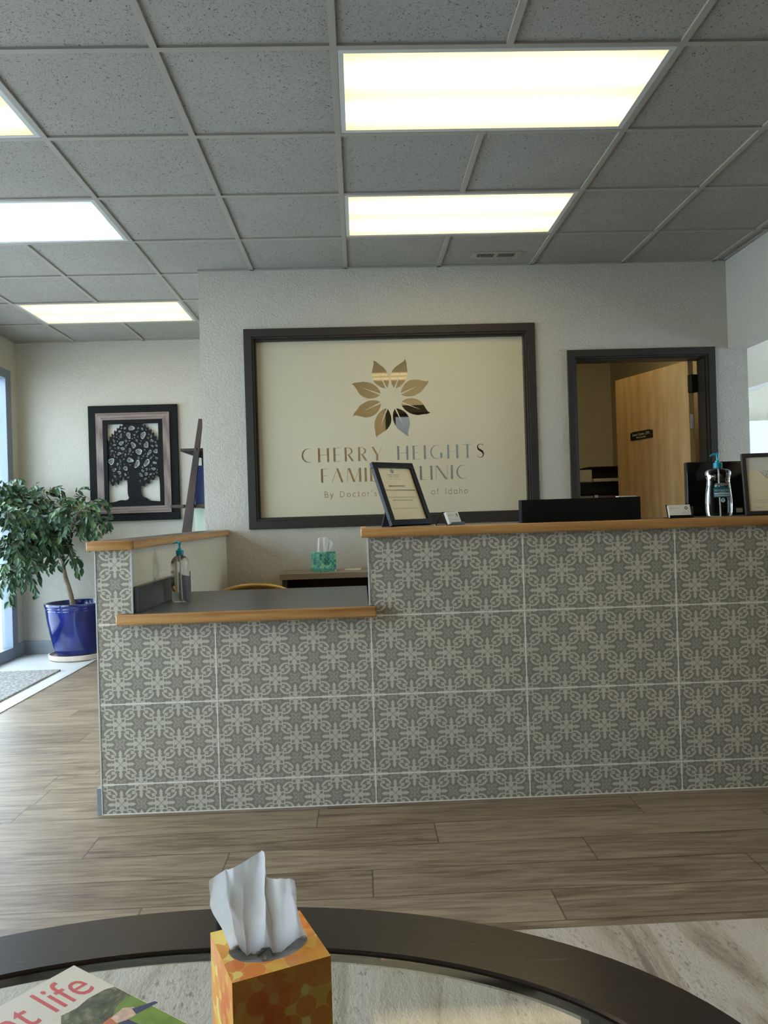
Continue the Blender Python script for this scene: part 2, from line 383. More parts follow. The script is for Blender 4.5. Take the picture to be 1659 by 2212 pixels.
def emblem(cx,cy,s,slit=True,n=8):
    """eight leaves, unit outer radius s"""
    out=[]
    for k in range(8):
        a=math.radians(22.5+45*k); out.append([rot2(p,a,cx,cy,s) for p in petal(.26,1.0,.20,slit,n)])
    return out
# ================================================================== SETTING
WY=5.046; FY=6.942; CZ=2.7495; G=.6096; X0=-.0415; Y0=2.657; TY=3.058
# floor
mb=MB(); mb.box(-2.25,5.2,-1.4,9.2,-.1,0); floor=struct(mb.obj('floor',M['planks']))
mb=MB(); mb.box(-3.2,-2.25,-1.4,7.2,-.1,0.0); mb.obj('entry_tiles',M['entry'],floor)
mb=MB(); mb.box(-2.262,-2.222,-1.4,6.94,0,.006,.002); struct(mb.obj('trim_1',M['trim_white']))
mb=MB(); mb.box(-16,-3.2,-12,18,-.16,-.06); struct(mb.obj('ground',P('pale_concrete',(190,190,186),.9,.08,3)))
# walls
def wall(name,*boxes,mat='wall'):
    mb=MB()
    for b in boxes: mb.box(*b)
    return struct(mb.obj(name,M[mat]))
wall('wall_far',(-3.1,-1.0,FY,FY+.12,0,2.9))
# back wall with window opening and door opening
WX0,WX1,WZ0,WZ1=-.665,1.134,1.12,2.315      # rough opening inside the casing
DX0,DX1,DZ1=1.44,2.335,2.135
wall('wall_back',(-1.0,WX0,WY,WY+.12,0,2.9),(WX0,WX1,WY,WY+.12,0,WZ0),(WX0,WX1,WY,WY+.12,WZ1,2.9),(WX1,DX0,WY,WY+.12,0,2.9),(DX0,DX1,WY,WY+.12,DZ1,2.9),(DX1,2.602,WY,WY+.12,0,2.9))
wall('wall_office_side',(-1.0,-.88,WY+.12,9.1,0,2.9))
wall('wall_office_partition',(1.22,1.34,WY+.12,7.6,0,2.9),mat='wall_tan')
OX0,OX1=PY(833,900,7.5).x+.075,PY(1048,975,7.5).x-.075; OZ=PY(880,876,7.5).z-.075    # office inner door opening
M['wall_cream2']=wallmat('office_rear_wall',(236,230,216))
wall('wall_office_rear',(-.88,OX0,7.5,7.62,0,2.9),(OX1,2.602,7.5,7.62,0,2.9),(OX0,OX1,7.5,7.62,OZ,2.9),mat='wall_cream2')
wall('wall_office_right',(2.50,2.602,WY+.12,7.5,0,2.9),mat='wall_tan')
wall('wall_corridor',(-.88,2.7,9.0,9.1,0,2.9),(2.6,2.7,7.62,9.0,0,2.9),mat='white')
# office linings in tan (own thickness, against the shell)
wall('wall_office_lining',(-.88,-.87,WY+.12,7.5,0,2.9),(WX1+.08,1.22,WY+.1201,WY+.13,0,2.9),(1.34,DX0-.06,WY+.1201,WY+.13,0,2.9),mat='wall_tan')
# left storefront wall
mb=MB(); mb.box(-3.12,-3.0,6.80,FY,0,2.9); mb.box(-3.12,-3.0,.5,6.80,2.48,2.9); mb.box(-3.12,-3.0,-1.4,.5,0,2.9); struct(mb.obj('wall_left',M['wall']))
wall('wall_behind',(-3.12,5.2,-1.4,-1.28,0,2.9),mat='taupe_dark')
wall('wall_right',(5.0,5.2,-1.4,3.0,0,2.9),(5.0,5.2,7.0,9.2,0,2.9),(5.0,5.2,3.0,7.0,0,.8),(5.0,5.2,3.0,7.0,2.4,2.9))
w3=sempty('added_window',(5.1,3.0,.8)); mb=MB()  # unseen hall window, added to bring more daylight into the hall
for y in (0,1.98,3.94): mb.box(-.03,.03,y,y+.06,0,1.6,.003)
mb.box(-.03,.03,0,4,0,.06,.003); mb.box(-.03,.03,0,4,1.54,1.6,.003); mb.obj('window_frame',M['grey_frame'],w3)
for a,b in ((.06,1.98),(2.04,3.94)): MB().box(0,.006,a,b,.06,1.54).obj('window_pane',M['pane'],w3)
wall('wall_hall',(2.602,5.0,7.62,7.72,0,2.9),mat='wall_cream')
# storefront glazing
w1=sempty('window_1',(-3.05,.5,0))
mb=MB()
ys=[0,1.05,2.1,3.15,4.2,5.25,6.20]
for y in ys[:-1]: mb.box(-.03,.07,y,y+.055,0,2.48,.003)
mb.box(-.03,.065,6.20,6.30,0,2.48,.003); mb.box(-.03,.07,0,6.2,2.40,2.48,.003); mb.box(-.03,.07,0,6.2,0,.10,.003)
mb.obj('window_frame',M['grey_frame'],w1)
for a,b in zip(ys,ys[1:]):
    mb=MB(); mb.box(.0,.006,a+.055,b,.10,2.40); mb.obj('window_pane',M['pane'],w1)
# headers towards the hall
struct(MB().box(2.475,2.602,-1.28,WY,2.165,2.9).obj('wall_header',M['wall']))
struct(MB().box(3.40,3.52,-1.28,7.62,2.135,2.9).obj('wall_header_hall',M['white']))
# baseboards
struct(MB().box(-3.0,-1.0,FY-.012,FY,.0,.115,.002).obj('baseboard_far',M['baseboard']))
struct(MB().box(-3.0,-2.988,6.80,FY-.012,.0,.115,.002).obj('baseboard_left',M['baseboard']))
struct(MB().box(-.87,2.45,WY-.012,WY,.0,.10,.002).obj('baseboard_back',M['baseboard']))
# ceiling
ceil=struct(MB().box(-3.12,5.2,-1.4,9.2,CZ+.009,CZ+.06).obj('ceiling',M['acoustic']))
lights=[(0,0,'w'),(0,2,'w'),(-4,0,'w'),(-4,2,'c'),(-4,5,'w'),(0,-3,'w'),(4,-3,'w'),(-4,-3,'w'),(0,5,'w'),(0,6,'w'),(2,4,'w'),(0,9,'c'),(2,9,'c'),(6,2,'c'),(6,5,'c')]  # unseen panels in near corners, offices, corridor and hall are added for brightness
def blocked(kind,i,j):
    for (a,b,_) in lights:
        if kind=='y' and i==a+1 and j==b: return True
    return False
mb=MB()
for i in range(-4,9):
    x=X0+i*G
    for j in range(-7,11):
        y=Y0+j*G
        if blocked('y',i,j): continue
        ya,yb=max(y,-1.28),min(y+G,9.0)
        if ya<yb: mb.box(x-.0125,x+.0125,ya,yb,CZ,CZ+.012)
for j in range(-6,11):
    y=Y0+j*G; mb.box(-3.0,5.0,y-.0125,y+.0125,CZ+.0003,CZ+.012)
mb.box(-3,-1.0,FY-.02,FY,CZ,CZ+.008); mb.box(-3.0,-2.98,-1.28,FY,CZ,CZ+.008); mb.box(-1.0,2.475,WY-.02,WY,CZ,CZ+.008); mb.box(2.455,2.475,-1.28,WY,CZ,CZ+.008)
mb.obj('grid',M['tee'],ceil)
# casing of the frosted window
def casing(name,x0,x1,z0,z1,wout,sides='LRTB',y=WY,depth=.12,front=-1):
    """stepped dark frame round an opening x0..x1,z0..z1"""
    mb=MB()
    prof=[(wout,-.022,0),(.018,-.012,-.012),]     # (outer width beyond opening, y front, ..)
    def ring(a,b,yf,yb,bev):
        # a = outward offset, b = inward offset from the opening edge
        if 'L' in sides: mb.box(x0-a,x0+b,yf,yb,(z0-a if 'B' in sides else z0),z1+a,bev)
        if 'R' in sides: mb.box(x1-b,x1+a,yf,yb,(z0-a if 'B' in sides else z0),z1+a,bev)
        if 'T' in sides: mb.box(x0-a+.0005,x1+a-.0005,yf+.0003,yb,z1-b,z1+a-.0002,bev)
        if 'B' in sides: mb.box(x0-a+.0005,x1+a-.0005,yf+.0003,yb,z0-a+.0002,z0+b,bev)
    ring(wout,.0,y-.018,y,.003); ring(.0,.010,y-.010,y+depth,.002); ring(.0,.022,y+.012,y+depth,.002)
    return mb
w2=sempty('window_2',(0,0,0))
casing('c',WX0,WX1,WZ0,WZ1,.052).obj('window_frame',M['bronze'],w2)
MB().box(WX0+.02,WX1-.02,WY+.052,WY+.058,WZ0+.02,WZ1-.02).obj('window_pane',M['pane_reflective'],w2)
# frosted film with the clear lettering cut out of it
T,t_=.155,.030
def rect(x0,y0,x1,y1): return [(x0,y0),(x1,y0),(x1,y1),(x0,y1)]
def ribbon(pts,w):
    L=[];Rr=[]
    for i,p in enumerate(pts):
        a=pts[max(0,i-1)];b=pts[min(len(pts)-1,i+1)]; d=Vector((b[0]-a[0],b[1]-a[1])).normalized(); n=Vector((-d.y,d.x)); k=w[i]/2
        L.append((p[0]+n.x*k,p[1]+n.y*k)); Rr.append((p[0]-n.x*k,p[1]-n.y*k))
    return L+Rr[::-1]
def crescent(cx,rx,ox,irx,a0,a1,n=18,ry=.5,iry=.47,cy=.5):
    o=[(cx+rx*math.cos(a0+(a1-a0)*i/n),cy+ry*math.sin(a0+(a1-a0)*i/n)) for i in range(n+1)]
    q=[(ox+irx*math.cos(a0+(a1-a0)*i/n),cy+iry*math.sin(a0+(a1-a0)*i/n)) for i in range(n+1)]
    return o+q[::-1]
rd=math.radians
def para(x0,x1,w,y0=0,y1=1): return [(x0,y0),(x0+w,y0),(x1+w,y1),(x1,y1)]
Cc=crescent(.47,.47,.52,.40,rd(48),rd(312))
def svar(n=22):
    pts=[];w=[]
    ctrl=[(.50,.84),(.42,.965),(.27,.985),(.12,.93),(.07,.78),(.13,.63),(.28,.53),(.42,.43),(.49,.28),(.44,.10),(.29,.02),(.13,.03),(.02,.15)]
    ww=[.03,.03,.035,.05,.09,.13,.155,.155,.12,.07,.035,.03,.03]
    return ribbon(ctrl,ww)
GL={'C':(.86,[Cc]),'H':(.80,[rect(0,0,T,1),rect(.80-T,0,.80,1),rect(T-.01,.49,.81-T,.52)]),
 'E':(.50,[rect(0,0,T,1),rect(T-.01,.97,.50,1),rect(T-.01,0,.50,.03),rect(T-.01,.49,.44,.52)]),
 'F':(.50,[rect(0,0,T,1),rect(T-.01,.97,.50,1),rect(T-.01,.49,.42,.52)]),
 'R':(.66,[rect(0,0,T,1),crescent(.16,.42,.16,.30,rd(-90),rd(90),14,.27,.245,.73),para(.50,.20,T,0,.47)]),
 'Y':(.78,[para(.32,.0,T,.42,1),rect(.32,0,.32+T,.45),para(.42,.76,t_,.40,1)]),
 'I':(T,[rect(0,0,T,1)]),'T':(.72,[rect(0,.97,.72,1),rect(.36-T/2,0,.36+T/2,.98)]),
 'G':(.92,[Cc,rect(.72,.06,.72+T,.44)]),'S':(.54,[svar()]),
 'A':(.88,[para(.70,.36,T,0,1),para(.02,.42,t_,0,1)]),
 'M':(1.02,[para(0,.07,t_,0,1),para(.44,.07,T,0,1),para(.50,.88,t_,0,1),rect(1.02-T,0,1.02,1)]),
 'L':(.52,[rect(0,0,T,1),rect(T-.01,0,.52,.03)]),
 'N':(.84,[rect(0,0,t_,1),para(.84-T-.01,.0,T,0,1),rect(.84-t_,0,.84,1)])}
def word(txt,x0,x1,zb,h):
    tot=sum(GL[c][0] if c!=' ' else .45 for c in txt); gaps=len(txt)-1
    sp=((x1-x0)/h-tot)/gaps; x=0; out=[]
    for c in txt:
        if c==' ': x+=.45+sp; continue
        w,polys=GL[c]
        for pg in polys: out.append([(x0+h*(x+a),zb+h*b) for a,b in pg])
        x+=w+sp
    return out
cut=MB(); fy0,fy1=WY+.040,WY+.060
def pr(pg):
    a=sum(pg[i][0]*pg[(i+1)%len(pg)][1]-pg[(i+1)%len(pg)][0]*pg[i][1] for i in range(len(pg)))
    if a<0: pg=pg[::-1]
    n=len(pg); vs=[(x,fy0,z) for x,z in pg]+[(x,fy1,z) for x,z in pg]
    cut.add(vs,[tuple(range(n)),tuple(range(2*n-1,n-1,-1))]+[(i,n+i,n+(i+1)%n,(i+1)%n) for i in range(n)])
for pg in emblem(.231,1.904,.278,n=12): pr(pg)
for pg in word('CHERRY HEIGHTS',-.368,.838,1.496,.092)+word('FAMILY CLINIC',-.245,.728,1.360,.092): pr(pg)
film=MB(); film.box(WX0+.02,WX1-.02,WY+.0495,WY+.0505,WZ0+.02,WZ1-.02)
fo=film.obj('frosted_film',M['film'],w2)
def boolean(target,cutmb,self_=True):
    co=cutmb.obj('cut',M['film']); bm=bmesh.new(); bm.from_mesh(co.data); bmesh.ops.recalc_face_normals(bm,faces=bm.faces[:]); bm.to_mesh(co.data); bm.free()
    md=target.modifiers.new('b','BOOLEAN'); md.object=co; md.operation='DIFFERENCE'; md.solver='EXACT'; md.use_self=self_
    me=eval_mesh(target); target.modifiers.remove(md); old=target.data; target.data=me; me.materials.clear(); me.materials.append(old.materials[0])
    for p in me.polygons: p.material_index=0
    bpy.data.objects.remove(co)
def arcp(cx,cy,rx,ry,a0,a1,w=.095,n=12): 
    pts=[(cx+rx*math.cos(rd(a0+(a1-a0)*i/n)),cy+ry*math.sin(rd(a0+(a1-a0)*i/n))) for i in range(n+1)]; return ribbon(pts,[w]*(n+1))
def ln(*pts,w=.095): return ribbon(list(pts),[w]*len(pts))
XH=.68; oo=lambda x=0:[arcp(.30+x,.34,.27,.30,-3,183),arcp(.30+x,.34,.27,.30,177,363)]
SG={'B':(.58,[ln((.05,0),(.05,1)),ln((.05,.95),(.26,.95)),ln((.05,.51),(.28,.51)),ln((.05,.05),(.28,.05)),arcp(.26,.73,.22,.22,-92,92),arcp(.28,.28,.26,.23,-92,92)]),
 'y':(.50,[ln((.03,.66),(.26,.06)),ln((.49,.66),(.17,-.22)),ln((.02,-.22),(.19,-.22))]),
 'D':(.80,[ln((.05,0),(.05,1)),ln((.05,.95),(.28,.95)),ln((.05,.05),(.28,.05)),arcp(.26,.5,.46,.45,-92,92,n=18)]),
 'o':(.60,oo()),'c':(.50,[arcp(.30,.34,.27,.30,50,310,n=16)]),'t':(.34,[ln((.14,.05),(.14,.86)),ln((0,.64),(.32,.64)),ln((.12,.05),(.32,.05))]),
 'r':(.34,[ln((.05,0),(.05,.68)),arcp(.27,.40,.22,.24,95,180,n=6)]),"'":(.10,[ln((.05,.72),(.05,1.0))]),
 's':(.42,[arcp(.21,.48,.16,.155,30,268,n=12),arcp(.21,.19,.16,.155,-150,92,n=12)]),
 'H':(.76,[ln((.05,0),(.05,1)),ln((.71,0),(.71,1)),ln((.05,.51),(.71,.51))]),
 'p':(.60,oo()+[ln((.04,-.26),(.04,.66))]),'i':(.10,[ln((.05,0),(.05,.66)),ln((.05,.84),(.05,.96))]),'a':(.60,oo()+[ln((.56,0),(.56,.66))]),
 'l':(.10,[ln((.05,0),(.05,1))]),'f':(.34,[ln((.12,0),(.12,.80)),arcp(.28,.80,.16,.16,95,180,n=6),ln((0,.64),(.30,.64))]),'I':(.10,[ln((.05,0),(.05,1))]),
 'd':(.60,oo()+[ln((.56,0),(.56,1.04))]),'h':(.52,[ln((.05,0),(.05,1.04)),arcp(.27,.40,.21,.24,0,180,n=10),ln((.48,0),(.48,.42))])}
_GL=GL; GL=SG
for pg in word("By Doctor's Hospital",-.225,.40,1.262,.040)+word("of Idaho",.48,.722,1.262,.040): pr(pg)
GL=_GL
boolean(fo,cut)
# office door casing and leaf
d1=sempty('door_1',(0,0,0))
casing('c',DX0,DX1,0,DZ1,.046,sides='LRT').obj('door_frame',M['bronze'],d1)
hinge=PY(1511,775,WY+.135); free=PZ(1335,822,2.118)
hx,hy=2.272,WY+.125; fx,fy=2.03,5.93
L=math.hypot(fx-hx,fy-hy); ang=math.atan2(fy-hy,fx-hx)
leafo=bpy.data.objects.new('door_leaf',None); COL.objects.link(leafo); leafo.parent=d1; leafo.location=(hx,hy,0); leafo.rotation_euler=(0,0,ang)
mb=MB(); mb.box(0,L,-.022,.022,.01,2.118,.002); dl=mb.obj('door_panel',M['veneer'],d1); dl.location=(hx,hy,0); dl.rotation_euler=(0,0,ang)
bpy.data.objects.remove(leafo)
hb=MB(); hb.box(-.035,.004,-.03,.024,1.90,2.02,.002); hb.box(-.035,.004,-.03,.024,.3,.42,.002); h_=hb.obj('hinge',M['black'],d1); h_.location=(hx,hy,0); h_.rotation_euler=(0,0,ang)
hb=MB(); hb.box(-.0025,.0,-.012,.012,1.66,1.755,.001); h_=hb.obj('edge_plate',M['trim_white'],d1); h_.location=(hx,hy,0); h_.rotation_euler=(0,0,ang)
# inner office doorway behind the glass
d2=sempty('door_2',(0,0,0))
mb=casing('c',OX0,OX1,0,OZ,.075,sides='LRT',y=7.5); mb.obj('door_frame',M['bronze'],d2)
# ================================================================== CEILING FIXTURES
def fixture(loc,cool,label):
    t=thing('ceiling_light',label,'ceiling light',loc,0,'recessed ceiling light panels')
    mb=MB(); a,b=.597,.292
    for bx in ((-a,a,-b,-b+.022),(-a,a,b-.022,b),(-a,-a+.022,-b+.022,b-.022),(a-.022,a,-b+.022,b-.022)): mb.box(*bx,.0012,.008,.001)
    mb.obj('frame',M['trim_white'],t)
    MB().box(-a+.02,a-.02,-b+.02,b-.02,.003,.0075).obj('lens',M['lens_cool'] if cool else M['lens_warm'],t); return t
LB={(0,5):'unseen ceiling light panel added inside the office, just behind the frosted glass',(0,6):'unseen ceiling light panel added inside the office, nearest its rear wall',(2,4):'unseen ceiling light panel added inside the small office behind the open door',(0,9):'unseen ceiling light panel added in the corridor behind the office, left one',(2,9):'unseen ceiling light panel added in the corridor behind the office, right one',(6,2):'unseen ceiling light panel added over the hall at right, nearer one',(6,5):'unseen ceiling light panel added over the hall at right, farther one',(4,-3):'added ceiling light panel at the near right, outside the view',(0,0):'large glowing warm ceiling light panel nearest above the desk',(0,2):'warm ceiling light panel directly above the frosted window wall',(-4,0):'warm ceiling light panel cut off at the upper left edge',
 (-4,2):'bluish white ceiling light panel at the left',(-4,5):'warm ceiling light panel by the far wall above the framed tree',(0,-3):'ceiling light panel overhead behind the viewpoint',(-4,-3):'added ceiling light panel overhead at the rear left, outside the view'}
for i,j,k in lights: fixture((X0+(i+1)*G,Y0+(j+.5)*G,CZ),k=='c',LB[(i,j)])
f_=fixture((3.0,6.2,CZ),True,'ceiling light panel in the hall beyond the office door wall')
f_.rotation_euler=(0,0,PI/2)
# vent
vc=(PZ(1071,553,CZ)); v=thing('ceiling_vent','small white slotted air vent in ceiling tile above the desk','vent',(vc.x,vc.y,CZ+.009))
mb=MB()
for bx in ((-.155,.155,-.062,-.034),(-.155,.155,.034,.062),(-.155,-.118,-.034,.034),(.118,.155,-.034,.034),(-.012,.012,-.034,.034)): mb.box(*bx,-.006,0,.0015)
mb.obj('faceplate',M['tee'],v)
MB().box(-.13,.13,-.045,.045,-.0015,-.0005).obj('backing',M['black_matte'],v)
mb=MB()
for k in range(9):
    for sx in (-1,1):
        x=sx*(.018+k*.0115); mb.box(x-.0012,x+.0012,-.034,.034,-.007,-.001,mat=Matrix.Identity(4))
mb.obj('slats',M['tee'],v)
# ================================================================== RECEPTION DESK
HX=.034; TOPZ=1.0905; PX,PZc=.6126,.3128; TX,TZ=.03257,.7434
desk=thing('reception_desk','long reception desk wall clad in grey patterned cement-look tiles','desk',(0,TY,0))
def dpart(mb,name,mat,**k): o=mb.obj(name,mat,desk,**k); o.location=(0,-TY,0); return o
LX0,LX1=-1.035,-.902; HXR=2.40
mb=MB(); mb.box(HX,HXR,TY+.008,TY+.13,0,TOPZ-.038); mb.box(LX1,HX,TY+.008,TY+.13,0,.742)
mb.prism([(LX0,TY+.008),(LX1,TY+.008),(-.868,WY-.002),(-1.0,WY-.002)],0,1.034)
dpart(mb,'wall_core',M['wall_cream'])
def clip(poly,x0,x1,y0,y1):
    def cl(P_,ins,inter):
        o=[]
        for i in range(len(P_)):
            a,b=P_[i-1],P_[i]; ia,ib=ins(a),ins(b)
            if ib:
                if not ia: o.append(inter(a,b))
                o.append(b)
            elif ia: o.append(inter(a,b))
        return o
    for k,lim,sg in ((0,x0,1),(0,x1,-1),(1,y0,1),(1,y1,-1)):
        if not poly: return poly
        if all((p[k]-lim)*sg>=0 for p in poly): continue
        def inter(a,b,k=k,lim=lim):
            t=(lim-a[k])/(b[k]-a[k]); return (a[0]+t*(b[0]-a[0]),a[1]+t*(b[1]-a[1]))
        poly=cl(poly,lambda p:(p[k]-lim)*sg>=0,inter)
    return poly
def circ(cx,cy,r,n=9): return [(cx+r*math.cos(2*PI*i/n),cy+r*math.sin(2*PI*i/n)) for i in range(n)]
def r90(pg,k):
    c,s=[(1,0),(0,1),(-1,0),(0,-1)][k]; return [(x*c-y*s,x*s+y*c) for x,y in pg]
SH_cross=[]; 
a=.335
SH_cross.append((1,1,[(-a,-a),(-a*.33,-a*.93),(a*.33,-a*.93),(a,-a),(a*.93,-a*.33),(a*.93,a*.33),(a,a),(a*.33,a*.93),(-a*.33,a*.93),(-a,a),(-a*.93,a*.33),(-a*.93,-a*.33)]))
for k in range(4):
    SH_cross.append((2,0,r90([(.115,.115),(.25,.125),(.262,.262),(.125,.25)],k)))
    SH_cross.append((2,0,r90([(0,.018),(.018,0),(.15,.132),(.132,.15)],k)))
    dart=[(.30,-.10),(.35,-.07),(.42,-.055),(.455,-.115),(.52,-.045),(.545,-.10),(.60,-.075),(.73,0)]
    dart=dart+[(x,-y) for x,y in dart[::-1][1:]]
    SH_cross.append((1,1,r90(dart,k)))
SH_q=[]
q=[]
for k in range(4):
    q+=r90([(.205,-.07),(.19,0),(.205,.07),(.255,.15),(.265,.235),(.235,.265),(.15,.255),(.07,.205)],k)
SH_q.append((1,2,q))
for k in range(4):
    SH_q.append((2,0,r90([(.03,.05),(.07,.125),(.135,.175),(.185,.185),(.175,.135),(.125,.07),(.05,.03)],k)))
    SH_q.append((2,0,r90([(0,.012),(.012,0),(.05,.04),(.04,.05)],k)))
SH_d=[]
def uv(p): 
    u,v=p; s=.70711; return ((u-v)*s+.5,(u+v)*s+.5)
cl_=[(-.085,.060),(-.115,.100),(-.165,.100),(-.205,.140),(-.19,.18),(-.13,.200),(-.03,.210),(.07,.205),(.15,.183),(.22,.138),(.28,.080),(.315,.038)]
ww_=[.02,.035,.038,.045,.06,.075,.085,.085,.075,.062,.055,.05]
rb=ribbon(cl_,ww_)
# serrate the outer (v-positive) side
n_=len(cl_); out=[]
left=rb[:n_]; right=rb[n_:]
for i,p in enumerate(left):
    out.append(p)
    if 4<=i<=9:
        b=left[i+1]; mx=((p[0]*.35+b[0]*.65),(p[1]*.35+b[1]*.65)); nrm=Vector((-(b[1]-p[1]),b[0]-p[0])).normalized(); out.append((mx[0]+nrm.x*.032,mx[1]+nrm.y*.032))
band=out+right
for sg in (1,-1):
    SH_d.append((1,1,[uv((sg*x,sg*y)) for x,y in band]))
    c0=(sg*.115,sg*(-.015))
    stem=[(sg*.02+sg*.07,c0[1]-.02),(sg*.26,c0[1]-.05),(sg*.26,c0[1]+.03),(sg*.09,c0[1]+.02)]
    for dx,dy,r in ((-.045,.0,.046),(.03,.05,.044),(.03,-.05,.044)):
        SH_d.append((1.2+.1*dy/.05,1,[uv((c0[0]+sg*dx+x,c0[1]+dy+y)) for x,y in circ(0,0,r)]))
    SH_d.append((1.05,1,[uv((sg*x,sg*y)) for x,y in ((.12,-.04),(.27,-.085),(.27,-.035),(.14,.02))]))
rects=[(HX,HXR,0,TOPZ-.038),(LX1,HX,0,.742),(LX0,LX1,0,1.034)]
tile=MB(); 
for r in rects: tile.box(r[0],r[1],TY,TY+.008,r[2],r[3])
cw,ch=PX/8,PZc/4
def emit(shapes,i,j,mir=False):
    for lay,mi,pg in shapes:
        if mir: pg=[(1-x,y) for x,y in pg][::-1]
        P_=[(TX+(i+x)*cw,TZ+(j+y)*ch) for x,y in pg]
        for r in rects:
            if max(p[0] for p in P_)<=r[0] or min(p[0] for p in P_)>=r[1] or max(p[1] for p in P_)<=r[2] or min(p[1] for p in P_)>=r[3]: continue
            Q=clip(P_,*r)
            if len(Q)>2:
                ar=sum(Q[k-1][0]*Q[k][1]-Q[k][0]*Q[k-1][1] for k in range(len(Q)))
                if ar<0: Q=Q[::-1]
                tile.add([(x,TY-.00012*lay,z) for x,z in Q],[tuple(range(len(Q)))],mi)
for i in range(-15,33):
    for j in range(-11,6):
        if (i+j)%2==0: emit(SH_cross,i,j); emit(SH_d,i,j)
        else: emit(SH_q,i,j); emit(SH_d,i,j,True)
dpart(tile,'tile_cladding',[M['tile_dark'],M['tile_light'],M['tile_mid']])
gr=MB()
for k in (0,1,2): 
    z=TZ-k*PZc
    for r in rects:
        if r[2]<=z<=r[3]: gr.box(r[0],r[1],TY-.0007,TY,z-.0021,z+.0021)
for k in range(-1,5):
    x=TX+k*PX
    for r in rects:
        if r[0]+.01<x<r[1]: gr.box(x-.0021,x+.0021,TY-.0008,TY,r[2],r[3])
for r in rects: gr.box(r[0],r[1],TY-.0012,TY,0,.004)
dpart(gr,'grout',M['grout'])
def vstrip(x0,x1,z0,z1):
    o=dpart(MB().box(x0,x1,TY-.002,TY+.03,z0,z1,.001),'corner_trim',M['trim_white']); return o
vstrip(LX0-.006,LX0,0,1.034); vstrip(LX1,LX1+.007,.745,1.034); vstrip(HX-.007,HX,.745,TOPZ-.038)
o=dpart(MB().prism([(LX0-.022,TY-.001),(LX0-.007,TY-.001),(-1.01,WY-.01),(-1.025,WY-.01)],0,.105),'baseboard',M['baseboard'])
# lower transaction counter
FYL=3.005
lc=thing('low_countertop','low charcoal laminate transaction countertop with honey oak front edge','countertop',(-.44,3.4,.745))
def lp(mb,name,mat,**k): o=mb.obj(name,mat,lc,**k); o.location=(.44,-3.4,-.745); return o
lp(MB().prism([(-.934,FYL+.02),(.0435,FYL+.02),(.0435,TY-.003),(HX-.009,TY-.003),(HX-.009,3.90),(-.872,3.90),(LX1+.010,TY+.02),(LX1+.010,TY-.003),(-.934,TY-.003)],.747,.785),'laminate_top',M['laminate'])
lp(MB().box(-.950,.056,FYL-.001,FYL+.021,.744,.786,.007,seg=3),'wood_edge',M['oak'],smooth=True)
lp(MB().prism([(-.952,FYL+.021),(-.935,FYL+.021),(-.935,TY-.003),(-.952,TY-.003)],.746,.785),'wood_edge',M['oak_y'])
lp(MB().prism([(-.893,TY+.005),(-.873,TY+.005),(-.852,3.895),(-.872,3.895)],.7855,.888,bev=.001),'side_splash',M['laminate'])
# high countertop
hc=thing('high_countertop','high reception countertop with honey oak front edge at right','countertop',(1.2,3.2,TOPZ-.038))
def hp(mb,name,mat,**k): o=mb.obj(name,mat,hc,**k); o.location=(-1.2,-3.2,-(TOPZ-.038)); return o
hp(MB().box(.03,2.42,3.05,3.48,TOPZ-.036,TOPZ-.001),'laminate_top',M['laminate'])
hp(MB().box(.003,2.42,3.028,3.050,TOPZ-.038,TOPZ,.005,seg=3),'wood_edge',M['oak'],smooth=True)
hp(MB().box(.003,.029,3.0505,3.48,TOPZ-.038,TOPZ,.003),'wood_edge',M['oak_y'],smooth=True)
# ledge cap on the return wall
cp=thing('ledge_cap','oak edged charcoal cap on top of the left return wall','ledge',(-.96,3.03,1.0345))
def cpp(mb,name,mat,**k): o=mb.obj(name,mat,cp,**k); o.location=(.96,-3.03,-1.0345); return o
z0,z1=1.0345,1.071
cpp(MB().prism([(-1.043,3.05),(-.903,3.05),(-.868,WY-.003),(-1.004,WY-.003)],z0+.001,z1-.001),'laminate_top',M['laminate'])
cpp(MB().box(-1.062,-.888,3.028,3.0495,z0,z1,.004,seg=3),'wood_edge',M['oak'],smooth=True)
cpp(MB().prism([(-.9025,3.05),(-.886,3.05),(-.848,WY-.003),(-.8675,WY-.003)],z0,z1,bev=.003),'wood_edge',M['oak_y'],smooth=True)
cpp(MB().prism([(-1.062,3.05),(-1.0435,3.05),(-1.0045,WY-.003),(-1.022,WY-.003)],z0,z1,bev=.003),'wood_edge',M['oak_y'],smooth=True)
# inner work desk behind high counter
wd=thing('work_desk','dark taupe work desk hidden behind the high counter','desk',(1.3,3.5,0))
MB().box(-1.2,1.1,-.30,.42,.72,.75,.002).obj('desktop',M['taupe'],wd)
for x in (-1.17,1.05): MB().box(x,x+.03,-.28,.40,0,.7195).obj('side_panel',M['taupe_dark'],wd)
